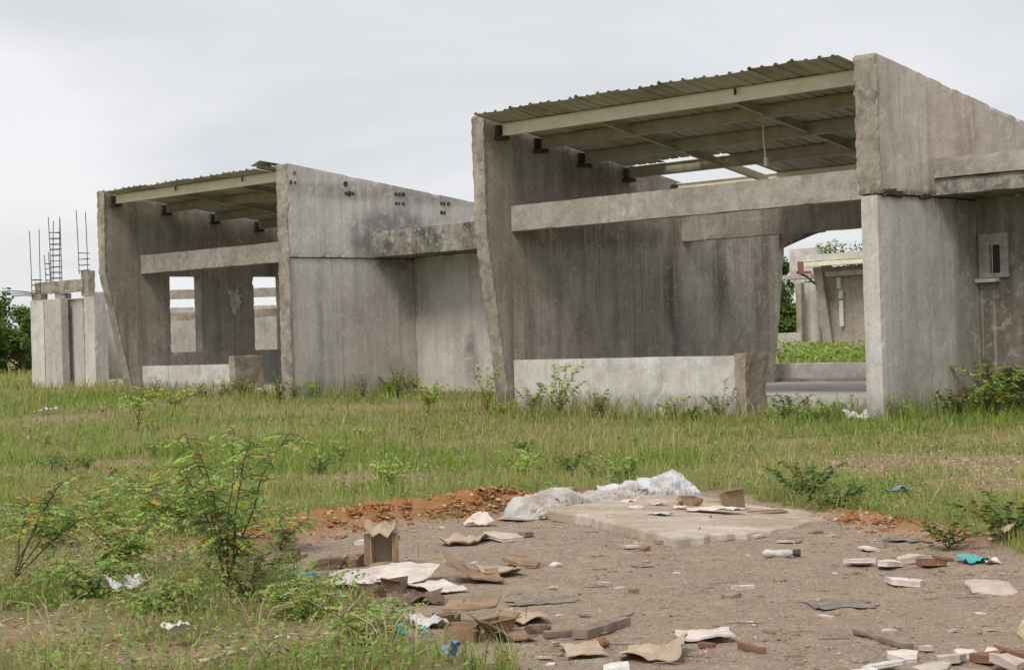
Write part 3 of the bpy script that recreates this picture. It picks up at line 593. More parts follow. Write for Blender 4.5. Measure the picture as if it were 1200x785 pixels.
# dead leaves / litter on the bare places at left
def chips_np(n, pts, size, seed, palette, flat=.5, up=.0):
    r = np.random.default_rng(seed); x, y = pts; n = len(x)
    z = gh(x, y)-np.where(pad_mask(x, y), .019, 0); s = size*(.35+1.3*r.random(n)**2.2)
    base = np.array([(-1, -1, 0), (1, -1, 0), (1, 1, 0), (-1, 1, 0), (-.6, -.6, 1), (.6, -.6, 1), (.6, .6, 1), (-.6, .6, 1)], float)*.5
    v = base[None]+(r.random((n, 8, 3))-.5)*.5; v[:, :, 2] *= flat*(.4+r.random((n, 1))); v *= s[:, None, None]; v[:, :, 0] *= (.7+.9*r.random((n, 1)))
    th = r.random(n)*2*PI; c, q = np.cos(th)[:, None], np.sin(th)[:, None]; vx = v[:, :, 0]*c-v[:, :, 1]*q; vy = v[:, :, 0]*q+v[:, :, 1]*c
    V = np.stack([vx+x[:, None], vy+y[:, None], v[:, :, 2]+z[:, None]-.004+up], -1).reshape(-1, 3)
    F_ = np.array([(0, 3, 2, 1), (4, 5, 6, 7), (0, 1, 5, 4), (1, 2, 6, 5), (2, 3, 7, 6), (3, 0, 4, 7)]); Q = ((np.arange(n)*8)[:, None, None]+F_[None]).reshape(-1, 4)
    pal = np.array(palette); c = pal[r.integers(0, len(pal), n)]*(.75+.5*r.random((n, 1)))
    return V, Q, np.repeat(c, 8, 0)
def sample(n, x0, x1, y0, y1, cond, seed):
    r = np.random.default_rng(seed); x = x0+(x1-x0)*r.random(n); y = y0+(y1-y0)*r.random(n); k = cond(x, y, r); return x[k], y[k]
gp = [(.34, .27, .21), (.26, .19, .14), (.40, .33, .265), (.20, .145, .11), (.50, .44, .38), (.28, .20, .14), (.31, .24, .185), (.36, .28, .21)]
op = [(.38, .16, .06), (.32, .13, .05), (.35, .15, .055), (.22, .09, .04), (.28, .11, .04), (.42, .26, .14), (.50, .38, .27)]
dp = [(.36, .27, .16), (.24, .16, .09), (.44, .35, .24), (.18, .12, .07), (.52, .46, .36)]
inpad = lambda x, y, r: pad_mask(x, y) & (r.random(len(x)) < .25+.9*np.clip(fbm(x, y, 1.3, 3, 88)-.35, 0, 1)*2)
V = []; T = []; Cc_ = []; off = 0
for pts, s, sd_, pal, fl in ((sample(110000, -4, 8, 7.5, 20.5, inpad, 21), .013, 22, gp, .45), (sample(1500, -4, 8, 7.5, 20.5, inpad, 23), .035, 24, gp, .35)):
    v, q, c = chips_np(0, pts, s, sd_, pal, fl); V.append(v); T.append(q+off); Cc_.append(c); off += len(v)
go = npmesh('gravel', np.concatenate(V), np.concatenate(T), M['chips'], None, np.concatenate(Cc_)); tag(go, 'loose gravel and fine chips strewn over the bare dirt clearing', 'gravel', kind='stuff')
V = []; T = []; Cc_ = []; off = 0
onr = lambda x, y, r: (segdist(x, y, RIDGE)[0] < .42*(.4+r.random(len(x)))) ; ons = lambda x, y, r: (segdist(x, y, STRIP)[0] < .34*(.3+r.random(len(x))))
for pts, s, sd_ in ((sample(60000, -3, 1.0, 13.5, 20, onr, 31), 0.024, 32), (sample(12000, 2, 5, 14, 19, ons, 33), .024, 34)):
    v, q, c = chips_np(0, pts, s, sd_, op, .8); V.append(v); T.append(q+off); Cc_.append(c); off += len(v)
go = npmesh('orange_rubble', np.concatenate(V), np.concatenate(T), M['chips'], None, np.concatenate(Cc_)); tag(go, 'crumbly orange laterite rubble along the edge of the clearing', 'rubble', kind='stuff')
inb = lambda x, y, r: (bare_mask(x, y) > .25+.3*r.random(len(x))) & ~pad_mask(x, y)
v, q, c = chips_np(0, sample(190000, -6, 7, 9, 26, inb, 41), .026, 42, dp, .35); go = npmesh('dry_litter', v, q, M['chips'], None, c); tag(go, 'dry brown leaf litter on the thin places in the grass', 'leaf litter', kind='stuff')

def leafquad(m, p, d, s, wd, c, roll=0):
    d = d.normalized(); sd = d.cross(Vector((0, 0, 1)));
    if sd.length < .1: sd = Vector((1, 0, 0))
    sd.normalize(); sd = (sd + Vector((0, 0, roll))).normalized()
    m.add([p, p+d*s*.35+sd*s*wd, p+d*s*.75+sd*s*wd*.8, p+d*s, p+d*s*.75-sd*s*wd*.8, p+d*s*.35-sd*s*wd], [(0, 1, 2, 3), (0, 3, 4, 5)], c)
def weed(name, loc, h, spread, nb, label, cat, seed, greens=((.10, .20, .04), (.17, .28, .06)), yellow=.08, ls=.07, stemr=.012, lv=16, compound=True, group=None, droop=.4, lean=(0, 0), lowbare=.25):
    r = random.Random(seed); loc = Vector(loc); loc.z = ghs(loc.x, loc.y)-.01
    root = thing(name, loc, label, cat, group); st = MB(); fo = MB()
    for k in range(nb):
        a = 2*PI*(k+r.random()*.7)/nb; hh = h*r.uniform(.6, 1.05); sp = spread*r.uniform(.4, 1)
        tip = Vector((math.cos(a)*sp+lean[0], math.sin(a)*sp+lean[1], hh)); pts = []
        for i in range(7):
            f = i/6; pts.append(Vector((tip.x*f**1.4+r.gauss(0, .01), tip.y*f**1.4+r.gauss(0, .01), tip.z*(f if f < .8 else .8+(f-.8)*.6))))
        st.tube(pts, [stemr*.6*(1-.7*i/6) for i in range(7)], 5)
        lv_ = int(lv*1.9)
        for j in range(lv_):
            f = lowbare+(1-lowbare)*(j+r.random())/lv_; i = min(5, int(f*6)); p = pts[i].lerp(pts[i+1], f*6-i)
            a2 = r.random()*2*PI; d = Vector((math.cos(a2), math.sin(a2), r.uniform(-.3, .6)))
            g = tuple(greens[0][q]+(greens[1][q]-greens[0][q])*r.random() for q in range(3))
            if r.random() < yellow: g = r.choice(((.50, .36, .05), (.45, .20, .04), (.30, .30, .06)))
            if compound:
                ln = ls*r.uniform(1.6, 2.6); q_ = p+d*ln*.4
                st.tube([p, q_, p+d*ln+Vector((0, 0, -droop*ln*.4))], stemr*.22, 3)
                for w_ in range(5):
                    f2 = .35+.65*w_/4; pp = p+d*ln*f2+Vector((0, 0, -droop*ln*.4*f2*f2))
                    for sg in (-1, 1):
                        sd = Vector((-d.y, d.x, 0))*sg+d*.5+Vector((0, 0, r.uniform(-.5, .15)-droop*.5)); leafquad(fo, pp, sd, ls*r.uniform(.45, .8), .24, g, r.uniform(-.5, .5))
            else:
                leafquad(fo, p, d+Vector((0, 0, -droop*r.random())), ls*r.uniform(.7, 1.4), .3, g, r.uniform(-.6, .6))
    st.build('stem', M['bark'], root); fo.build('foliage', M['leaf'], root); return root
def wp(px, py, z=0): return G(px, py, z)
YG = ((.27, .42, .06), (.48, .60, .13)); DG = ((.11, .18, .04), (.22, .30, .07)); MG = ((.22, .34, .07), (.44, .54, .14))
weed('shrub', wp(268, 700), 1.18, .50, 6, 'spindly foreground shrub with drooping compound leaves turning yellow', 'shrub', 1, MG, .06, .075, .014, 15, droop=.7)
weed('shrub', wp(150, 668), .62, .55, 7, 'low leafy shrub spreading beside the yellowing spindly shrub', 'shrub', 2, MG, .12, .07, .009, 14, droop=.8)
weed('shrub', wp(215, 628), .60, .50, 6, 'green leafy shrub behind the yellowing spindly shrub', 'shrub', 3, MG, .06, .08, .009, 12, droop=.5, lean=(-.25, 0))
weed('shrub', wp(15, 690), .85, .35, 5, 'leaning dark stemmed shrub at the left edge of the clearing grass', 'shrub', 4, MG, .05, .07, .014, 10, droop=.6, lean=(.35, .1), lowbare=.55)
for k, (px, py, hh, ss, lb) in enumerate(((60, 640, .42, .5, 'wispy light green weed behind the leaning shrub'), (110, 700, .30, .4, 'short wispy weed between the crushed plastic and the leaning shrub'), (330, 640, .38, .4, 'wispy weed overlapping the left end of the orange ridge'), (240, 590, .40, .5, 'pale green weed behind the yellowing shrub, farther into the grass'), (185, 720, .22, .35, 'low pale weed right of the crushed plastic'), (350, 722, .28, .4, 'low weed at the grass corner beside the faded teal wrapper'), (430, 752, .25, .35, 'low weed in the grass in front of the carton cluster'), (120, 600, .38, .5, 'pale wispy weed in the mid left grass'))):
    weed('weed', wp(px, py), hh, ss, 6, lb, 'weed', 500+k, ((.24, .36, .08), (.46, .54, .15)), .02, .05, .007, 12, droop=.6)
weed('shrub', wp(290, 708), .42, .38, 8, 'dense dark twiggy shrub at the foot of the spindly shrub', 'shrub', 5, ((.10, .12, .05), (.20, .18, .09)), .15, .035, .008, 26, compound=False)
weed('sapling', wp(162, 508), .95, .45, 4, 'thin forked sapling with bright green leaves in front of the farther bay', 'sapling', 6, YG, .0, .11, .016, 8, droop=.6, lean=(.15, 0), lowbare=.6)
weed('shrub', G(655, 492, 0), 1.15, .55, 8, 'bright leafy weed climbing in front of the white low wall', 'weed', 7, YG, .1, .10, .014, 16, compound=False, lean=(.12, 0))
weed('shrub', G(625, 490, 0), .65, .5, 7, 'shorter weed at the foot of the slanting wall edge', 'weed', 8, MG, .15, .09, .010, 14, compound=False)
weed('shrub', G(700, 492, 0), .55, .4, 6, 'small weed against the middle of the white low wall', 'weed', 9, MG, .1, .07, .010, 14, compound=False)
weed('shrub', G(845, 494, 0), .85, .45, 8, 'thin brown green weed beside the brown stub pillar', 'weed', 10, DG, .2, .055, .008, 18, compound=False)
weed('shrub', G(925, 492, 0), .6, .5, 7, 'low dark weed in the bay opening', 'weed', 11, DG, .1, .07, .010, 16, compound=False)
weed('shrub', G(975, 492, 0), .55, .5, 7, 'low weed under the floor edge beside the pale crumpled sack', 'weed', 12, MG, .1, .07, .010, 16, compound=False)
for k, (px, py, h, s, g, lb) in enumerate(((1165, 488, 1.25, .75, YG, 'tall bright green bush below the small window'), (1120, 492, .8, .5, ((.10, .10, .05), (.2, .17, .08)), 'brownish weed at the wall foot left of the bright bush'), (1198, 486, 1.3, .6, MG, 'leafy green bush at the right edge of the picture'), (1145, 480, 1.0, .4, DG, 'dark weed stalks behind the bright bush'), (1050, 490, .5, .35, DG, 'small dark weed at the foot of the big right wall'), (1090, 488, .6, .4, ((.14, .12, .05), (.26, .22, .1)), 'straw coloured weed under the water streaked wall'))):
    weed('shrub', G(px, py, 0), h*.85, s*.8, 5, lb, 'bush', 20+k, g, .08, .10, .014, 16, compound=k in (0, 2), droop=.6)
weed('shrub', wp(945, 588), .42, .45, 11, 'dark green bush on the grass edge behind the clearing', 'bush', 31, DG, .02, .05, .008, 26, compound=False)
weed('shrub', wp(985, 596), .30, .40, 9, 'low dark bush touching the right of the bigger dark bush', 'bush', 32, DG, .03, .05, .008, 20, compound=False)
weed('shrub', G(502, 476, .25), .75, .5, 8, 'bright green weed in front of the recessed wall', 'weed', 33, YG, .05, .10, .012, 14, compound=False)
weed('shrub', G(425, 470, .25), .8, .3, 6, 'dark weed stalks against the farther side wall', 'weed', 34, DG, .1, .07, .01, 12, compound=False, lowbare=.1)
weed('shrub', G(466, 468, .25), .95, .25, 6, 'dark upright weed in the corner of the recessed wall', 'weed', 35, DG, .1, .07, .01, 14, compound=False, lowbare=.1)
weed('shrub', G(570, 480, .2), 1.1, .35, 6, 'pale green weed growing left of the slanting wall edge', 'weed', 36, YG, .05, .09, .012, 14, compound=False)
weed('shrub', G(345, 470, .25), .6, .5, 7, 'weed at the front corner of the farther side wall', 'weed', 37, MG, .1, .08, .01, 14, compound=False)
weed('shrub', G(205, 478, .25), .55, .6, 8, 'low bright weed in front of the farther white low wall', 'weed', 38, YG, .05, .09, .01, 14, compound=False)
weed('shrub', G(328, 474, .25), .8, .3, 6, 'dark creeper beside the farther stub pillar', 'weed', 39, DG, .1, .08, .01, 14, compound=False)
weed('shrub', wp(615, 560), .45, .35, 7, 'small bright weed on the grass behind the white sack', 'weed', 40, YG, .05, .06, .008, 14, compound=False)
weed('shrub', wp(1110, 640), .25, .35, 7, 'low dark weed at the right end of the orange rubble', 'weed', 41, DG, .05, .05, .007, 16, compound=False)
weed('shrub', wp(1180, 634), .42, .5, 10, 'dark green weed at the right edge of the clearing', 'weed', 42, DG, .05, .06, .008, 18, compound=False)

rw_ = random.Random(77)
for k in range(30):
    o_, L_ = (B, LB) if k < 15 else (A, LA)
    if k % 3 == 2: la, lb_ = L_+.55+rw_.random()*.4, rw_.uniform(0, 2.6 if o_ is B else 4.0)
    else: la, lb_ = rw_.uniform(.4, L_), -rw_.uniform(-.2, .7)
    c_, s_ = math.cos(ANG), math.sin(ANG); x_, y_ = o_.location.x+la*c_-lb_*s_, o_.location.y+la*s_+lb_*c_; g_ = rw_.choice((YG, MG, MG, DG, ((.30, .28, .12), (.48, .42, .22))))
    weed('weed', (x_, y_, 0), rw_.uniform(.3, .75), rw_.uniform(.2, .45), rw_.choice((5, 6, 7)), 'small leafy weed growing along the foot of a concrete wall', 'weed', 600+k, g_, .06, rw_.uniform(.05, .085), .008, 12, compound=False, group='weeds along the wall feet')
for k in range(26):
    px_, py_ = rw_.uniform(10, 760), rw_.uniform(500, 570); q_ = G(px_, py_)
    if pad_mask(np.array([q_.x]), np.array([q_.y]))[0]: continue
    weed('weed', q_, rw_.uniform(.18, .42), rw_.uniform(.2, .42), rw_.choice((6, 7, 9)), 'small weed clump standing out of the open grass', 'weed', 700+k, rw_.choice((YG, MG, DG, MG)), .04, rw_.uniform(.04, .07), .007, 12, compound=False, group='weed clumps in the open grass')

def tree(name, px, Yd, z0, h, w, label, seed, greens, n=2600, group=None, leaf=.22, trunk=.3):
    r = random.Random(seed); x = ray(px, 380)[0]*Yd/F; root = thing(name, (x, Yd, z0), label, 'tree', group)
    tr = MB(); tr.tube([(0, 0, -.3), (.1, 0, h*.3), (0, .1, h*.7)], [.16, .11, .05], 7)
    cl_ = []
    for k in range(11):
        a = r.random()*2*PI; rr = w*.5*math.sqrt(r.random()); zc = h*(trunk+(1-trunk)*r.random()**.8); rr *= (1.1-.55*zc/h); c = Vector((math.cos(a)*rr, math.sin(a)*rr, zc)); cl_.append((c, w*r.uniform(.14, .26)))
        tr.tube([(0, 0, h*.25), (c*.5)+Vector((0, 0, h*.1)), c], [.07, .045, .015], 5)
    tr.build('trunk', M['bark'], root); m = MB()
    for k in range(n):
        c, rad = r.choice(cl_); q = Vector((r.gauss(0, 1), r.gauss(0, 1), r.gauss(0, .8))); q = q.normalized()*rad*r.uniform(.55, 1.05)
        g = tuple(greens[0][i]+(greens[1][i]-greens[0][i])*r.random() for i in range(3))
        leafquad(m, c+q, Vector((r.gauss(0, 1), r.gauss(0, 1), r.gauss(-.2, .6))), leaf*r.uniform(.6, 1.3), .33, g, r.uniform(-.7, .7))
    m.build('crown', M['leaf'], root)
TG = ((.08, .14, .035), (.17, .25, .07)); TL = ((.13, .20, .05), (.24, .31, .09))
for k, (px, Yd, h, w, lb, gs) in enumerate(((-22, 96, 4.3, 4.2, 'round dark green tree cut by the left edge', TG), (4, 97, 3.9, 3.4, 'dark tree leftmost behind the unfinished block', TG), (24, 94, 3.3, 2.8, 'lower green tree touching the unfinished block', TL), (40, 99, 3.0, 3.0, 'tree mostly hidden behind the unfinished block', TG), (-50, 92, 3.9, 4, 'tree standing outside the left edge', TG),
        (914, 100, 4.6, 2.6, 'dark tree seen through the bay beside the tan block', TG), (924, 96, 2.6, 2.2, 'lower bush like tree left of the tan block', TL), (985, 150, 7.6, 5.5, 'far tree top rising above the pale roof', TL), (962, 150, 6.6, 3.6, 'far small tree top left above the pale roof', TL), (905, 90, 3.6, 3, 'tree hidden behind the bay wall edge', TG), (1025, 150, 7.2, 5, 'far tree behind the big right wall', TG))):
    tree('tree', px, Yd, .7 if Yd < 120 else .9, h, w, lb, 200+k, gs, group='background trees', n=3000, trunk=.06 if k < 5 or k in (5, 6, 9) else .35)
def bush_mass():
    r = np.random.default_rng(9); n = 9000; x = 10+r.random(n)*7+0; y = 56+r.random(n)*22; k = np.abs(x/y-.16) < .045; x, y = x[k], y[k]; n = len(x)
    f = fbm(x, y, .5, 3, 3); z = gh(x, y)+r.random(n)*(.35+.6*f); s = (.10+.16*r.random(n))[:, None]; th = r.random(n)*2*PI; tl = r.random(n)-.2
    d = np.stack([np.cos(th)*np.cos(tl), np.sin(th)*np.cos(tl), np.sin(tl)], -1); p = np.stack([-np.sin(th), np.cos(th), (r.random(n)-.5)], -1)*.25; b = np.stack([x, y, z], -1)
    V = np.stack([b, b+d*s*.5+p*s, b+d*s, b+d*s*.5-p*s], 1).reshape(-1, 3); Q = (np.arange(n)*4)[:, None]+np.array([0, 1, 2, 3])
    c = np.array((.24, .32, .06))*(.6+.9*r.random((n, 1))); return npmesh('undergrowth', V, Q, M['leaf'], None, np.repeat(c, 4, 0))
tag(bush_mass(), 'thick bright undergrowth behind the near bay', 'undergrowth', kind='stuff')

# ------------------------------------------------------------------ rubbish and rubble on the clearing
def place(px, py): g = G(px, py); g.z = ghs(g.x, g.y)-(.019 if pad_mask(np.array([g.x]), np.array([g.y]))[0] else 0); return g
def S(py): return -(401-py)/EYE               # photo pixels per metre on the ground at that row (roll ignored)
def sheet(name, px, py, w, d, rz, h, mat, label, cat, seed, th=.006, freq=5, group=None, tilt=(0, 0), parent=None, nx=22, ny=14, edge=.25, crease=()):
    """a torn, creased sheet lying on the ground"""
    r = random.Random(seed); L = place(px, py); vs = []; fs = []
    for i in range(nx+1):
        for j in range(ny+1):
            u, v = i/nx*2-1, j/ny*2-1; rad = 1-edge*(.5+.5*nz((u*1.4, v*1.4, seed), 1.5, seed*3.1))*max(abs(u), abs(v))
            x, y = u*w/2*rad, v*d/2*rad
            q = abs(nz((x*freq, y*freq, seed*.7), 1, seed))*1.3+.35*abs(nz((x*freq*3, y*freq*3, seed), 1, 2))
            z = h*q+tilt[0]*(x+w/2)+tilt[1]*(y+d/2)
            for (cx_, cy_, cc, k) in crease:                      # fold along the line cx*x+cy*y=cc lifting by slope k beyond it
                z += max(0, cx_*x+cy_*y-cc)*k
            vs.append((x, y, z+.006))
    n = ny+1
    for i in range(nx):
        for j in range(ny): fs.append((i*n+j, (i+1)*n+j, (i+1)*n+j+1, i*n+j+1))
    N = len(vs); vs += [(x, y, z+th) for x, y, z in vs]; fs = [f[::-1] for f in fs]+[tuple(q+N for q in f) for f in fs]
    rim = [i*n for i in range(nx+1)]+[nx*n+j for j in range(1, n)]+[i*n+ny for i in range(nx-1, -1, -1)]+[j for j in range(ny-1, 0, -1)]
    for k in range(len(rim)): a, b = rim[k], rim[(k+1) % len(rim)]; fs.append((a, b, b+N, a+N))
    m = MB(); m.add(vs, fs); o = m.build(name, mat, parent); o.location = L; o.rotation_euler = (0, 0, rz)
    return tag(o, label, cat, group) if not parent else o
def chunk(name, px, py, w, d, h, rz, mat, label, cat, seed, amp=.2, group=None, tilt=0, lift=0, res=None, rd_=.18):
    L = place(px, py); s = res or max(.012, min(w, d, h)/3)
    def rw(x, y, z):
        xn, yn, zn = x/(w/2), y/(d/2), max(0, z)/h; k = 1-.22*zn*zn; e = rd_
        return (x*(1-e*yn*yn)*k+.15*w*nz((yn, zn, 0), 1, seed), y*(1-e*xn*xn)*k+.2*d*nz((xn, zn, 0), 1, seed+3), z*(1-e*.8*(xn*xn+yn*yn)/2*(1+.8*nz((xn, yn, 0), .9, seed))))
    o = lattice(name, lines(-w/2, w/2, max(s, w/14)), lines(-d/2, d/2, max(s, d/10)), lines(-.01, h, s), mat, None, (), rw, amp*min(w, d, h)*.9, amp*min(w, d, h)*.4, seed, fq=1.5/max(.05, min(w, d, h)), rough=True)
    o.location = L+Vector((0, 0, lift)); o.rotation_euler = (0, tilt, rz); return tag(o, label, cat, group)

def shard(name, px, py, w, d, h, rz, mat, label, cat, seed, amp=0, group=None, tilt=0, lift=0, parent=None):
    """a flat broken piece: irregular many-cornered outline, chipped rim, slightly tilted"""
    r = random.Random(seed*7+1); L = place(px, py); n = r.choice((4, 5, 5, 6)); ang = sorted((k+r.uniform(-.32, .32))*2*PI/n for k in range(n)); cor = []
    for a in ang:
        q = 1/max(abs(math.cos(a)), abs(math.sin(a)))**.75*r.uniform(.72, 1.05); cor.append(Vector((math.cos(a)*w/2*q, math.sin(a)*d/2*q, 0)))
    ring = []
    for i in range(n):
        a, b = cor[i], cor[(i+1) % n]; ring += [a, a.lerp(b, .35)*r.uniform(.94, 1.05), a.lerp(b, .7)*r.uniform(.94, 1.05)]
    k = len(ring); tx, ty = r.uniform(-.16, .16)+tilt*.4, r.uniform(-.10, .10); vs = []
    for lv, sc in ((0, 1.0), (.5, .985), (.97, 1.0), (1, .985)):
        for j, p in enumerate(ring): q = p*sc; vs.append((q.x, q.y, lv*h*(1+.5*nz((q.x/w*1.5, q.y/d*1.5, 0), 1, seed))+tx*q.x+ty*q.y+(abs(tx)*w+abs(ty)*d)/2-.006))
    vs.append((0, 0, h*(1+.25*nz((0, 0, 0), 1, seed))+(abs(tx)*w+abs(ty)*d)/2)); vs.append((0, 0, -.004)); fs = []
    for q in range(3): fs += [(q*k+i, q*k+(i+1) % k, (q+1)*k+(i+1) % k, (q+1)*k+i) for i in range(k)]
    fs += [(3*k+i, 3*k+(i+1) % k, 4*k) for i in range(k)]+[((i+1) % k, i, 4*k+1) for i in range(k)]
    m = MB(); m.add(vs, fs); o = m.build(name, mat); o.location = L+Vector((0, 0, lift)); o.rotation_euler = (0, 0, rz); return tag(o, label, cat, group)
def carton(px, py, w, d, h, rz, label, seed, mat='card', lift=0, lean=0, squash=0, nflap=3):
    """a torn open cardboard box: thin sagging sides, floor and bent flaps"""
    r = random.Random(seed); L = place(px, py); root = thing('cardboard_box', L+Vector((0, 0, lift)), label, 'box', rz=rz); m = MB(); t = .008
    c = [Vector((-w/2, -d/2, 0)), Vector((w/2, -d/2, 0)), Vector((w/2, d/2, 0)), Vector((-w/2, d/2, 0))]; top = [p+Vector((lean*h+r.uniform(-.15, .15)*w*squash, r.uniform(-.2, .2)*d*squash, h*r.uniform(1-.35*squash, 1))) for p in c]
    def slab(m, a, b, c_, d_):
        nrm = (b-a).cross(d_-a).normalized()*t; m.add([a, b, c_, d_, a+nrm, b+nrm, c_+nrm, d_+nrm], [(0, 3, 2, 1), (4, 5, 6, 7), (0, 1, 5, 4), (1, 2, 6, 5), (2, 3, 7, 6), (3, 0, 4, 7)])
    for i in range(4):
        a, b = c[i], c[(i+1) % 4]; a2, b2 = top[i], top[(i+1) % 4]; mid = (a+b)/2+(a2+b2)*.0; am = a.lerp(a2, .5)*1.0+Vector((0, 0, 0)); bm = b.lerp(b2, .5)
        mm = ((am+bm)/2)*(1-r.uniform(-.1, .25)*squash); mm.z = am.z; ma = (a+b)/2; mt = (a2+b2)/2*(1-r.uniform(0, .2)*squash); mt.z = (a2.z+b2.z)/2
        slab(m, a, ma, mm, am); slab(m, ma, b, bm, mm); slab(m, am, mm, mt, a2); slab(m, mm, bm, b2, mt)
    slab(m, c[0]+Vector((0, 0, .004)), c[1]+Vector((0, 0, .004)), c[2]+Vector((0, 0, .004)), c[3]+Vector((0, 0, .004)))
    m.build('carton', M[mat], root)
    for i in r.sample(range(4), nflap):
        a2, b2 = top[i], top[(i+1) % 4]; out = ((a2+b2)/2-Vector((sum((q.x for q in top))/4, sum((q.y for q in top))/4, 0))); out.z = 0; out = out.normalized(); an = r.uniform(-.9, .7); l = min(w, d)*r.uniform(.35, .55); v = (out*math.cos(an)+Vector((0, 0, math.sin(an))))*l
        m = MB(); e = Vector((0, 0, .002)); slab(m, a2+e, b2+e, b2+v*r.uniform(.75, 1)+e, a2+v*r.uniform(.8, 1)+e); m.build('flap', M[mat], root)
    return root

# concrete slab fragment
m = MB(); pts = [(630, 602), (700, 617), (792, 640), (840, 632), (900, 624), (962, 610), (950, 601), (890, 592), (820, 584), (760, 586), (680, 593)]
w3 = [G(*p) for p in pts]; c0 = sum(w3, Vector())/len(w3); rad = []
ring = []
for i in range(len(w3)):
    for k in range(6):
        p = w3[i].lerp(w3[(i+1) % len(w3)], k/6)-c0; p = p*(1+.09*nz(p, 2.5, 3)+.05*nz(p, 9, 3)); ring.append(p)
n = len(ring); vs = []
for q, zz in ((1.01, -.02), (1, .05), (.985, .068), (.66, .070), (.33, .072)): vs += [(p.x*q, p.y*q, (zz*(1-.85*max(0, min(1, (p.x*q+.35)/1.0)))+.006*nz(p*q, 3, 7)) if zz > 0 else zz) for p in ring]
vs.append((0, 0, .062)); fs = []
for k in range(4):
    for i in range(n): fs.append((k*n+i, k*n+(i+1) % n, (k+1)*n+(i+1) % n, (k+1)*n+i))
fs += [(4*n+i, 4*n+(i+1) % n, 5*n) for i in range(n)]; m.add(vs, fs)
M['slab'] = concrete('dusty_slab', (.50, .44, .38), (.37, .30, .235), (.60, .55, .49), 0, .8, brown=(.35, .265, .195), brownamt=.6, off=37, brlo=.40)
so = m.build('concrete_slab', M['slab']); so.location = c0; tag(so, 'broken flat concrete slab lying at the back of the dirt clearing', 'slab')

# long white sack over a low bank
def berm(name, pxs, hs, ws, mat, label, cat, seed, twist=0):
    pts = [G(*p) for p in pxs]; c = pts[0].copy(); N = 150; K = 26; vs = []; fs = []
    for i in range(N+1):
        f = i/N*(len(pts)-1); j = min(len(pts)-2, int(f)); t_ = f-j; p = pts[j].lerp(pts[j+1], t_)-c; h = hs[j]*(1-t_)+hs[j+1]*t_; w = ws[j]*(1-t_)+ws[j+1]*t_
        d = (pts[j+1]-pts[j]).normalized(); sd = Vector((-d.y, d.x, 0)); e = min(1, 6*min(i/N, 1-i/N)+.12)
        for k in range(K+1):
            a = PI*k/K; q = Vector((p.x, p.y, 0)); cr = 1+.32*nz((i*.055, k*.14, seed), 1, seed)+.26*(abs(nz((i*.24+k*.05, k*.07, seed), 1, 3))-.2)+.13*(abs(nz((i*.13, k*.45, seed), 1, 7))-.2)+.05*nz((i*.6, k*.7, seed), 1, 3)
            y_ = -math.cos(a)*w*.5*cr; z_ = (max(0, math.sin(a))**.7)*h*e*cr*(1 if k < K*.6 else .9)
            vs.append(tuple(q+sd*y_+Vector((0, 0, z_-.02))))
    n = K+1
    for i in range(N):
        for k in range(K): fs.append((i*n+k, (i+1)*n+k, (i+1)*n+k+1, i*n+k+1))
    fs += [tuple(range(n)), tuple(N*n+k for k in range(n))[::-1]]
    m = MB(); m.add(vs, fs); o = m.build(name, mat); o.location = c; return tag(o, label, cat)
berm('plastic_sack', [(600, 606), (640, 600), (700, 594), (752, 588)], [.19, .20, .15, .17], [.35, .5, .5, .45], M['dirtybag'], 'long dusty grey sack lying left of the big white sack', 'sack', 5)
berm('plastic_sack', [(690, 590), (730, 586), (770, 582), (804, 578)], [.15, .20, .19, .34], [.35, .45, .45, .42], M['greybag'], 'white and grey crumpled sack bulging at its right end behind the slab', 'sack', 8)
sheet('plastic_sheet', 728, 586, .55, .35, .1, .07, M['plastic'], 'bright white plastic sheet draped over the crumpled sacks', 'plastic sheet', 6, th=.004, freq=6).location.z += .13
# standing open carton
L = place(450, 660)
bx = thing('cardboard_box', L, 'upright open cardboard box standing alone near the orange ridge', 'box', rz=-.12); S_ = S(660)
w_, d_, h_ = .165, .15, .28
m = MB(); T_ = .008
m.box(-w_/2-.012, -w_/2+.004, -d_/2, d_/2, 0, h_); m.box(w_/2-.004, w_/2+.014, -d_/2, d_/2, 0, h_-.01); m.box(-w_/2+.005, w_/2-.005, d_/2-T_, d_/2, 0, h_); m.box(-w_/2+.005, w_/2-.005, -d_/2, d_/2-T_-.001, 0, .03)
m.build('carton', M['card_pale'], bx)
m = MB(); 
vs = []; fs = []
for i in range(9):
    for j in range(5):
        x = -w_/2-.03+(w_+.06)*i/8; y = -d_/2-.05+(d_+.05)*j/4; z = h_+.02+.025*math.cos(i*1.6)+.02*nz((x*9, y*9, 1), 1, 2)-(.045 if j == 0 else 0)+.02*abs(i-4)/4; vs.append((x, y, z))
for i in range(8):
    for j in range(4): fs.append((i*5+j, (i+1)*5+j, (i+1)*5+j+1, i*5+j+1))
N = len(vs); vs += [(x, y, z-.012) for x, y, z in vs]; fs += [tuple(q+N for q in f[::-1]) for f in fs]
fs += [(i*5, i*5+N, (i+1)*5+N, (i+1)*5) for i in range(8)]
m.add(vs, fs); m.build('flap', M['card_pale'], bx)
for sg in (-1, 1):
    m = MB(); m.box(-.045 if sg < 0 else 0, 0 if sg < 0 else .045, 0, .006, .03, h_-.03, Matrix.Translation((sg*(w_/2+.002), -d_/2-.002, 0)) @ Matrix.Rotation(sg*-.5, 4, 'Z')); m.build('flap', M['card'], bx)

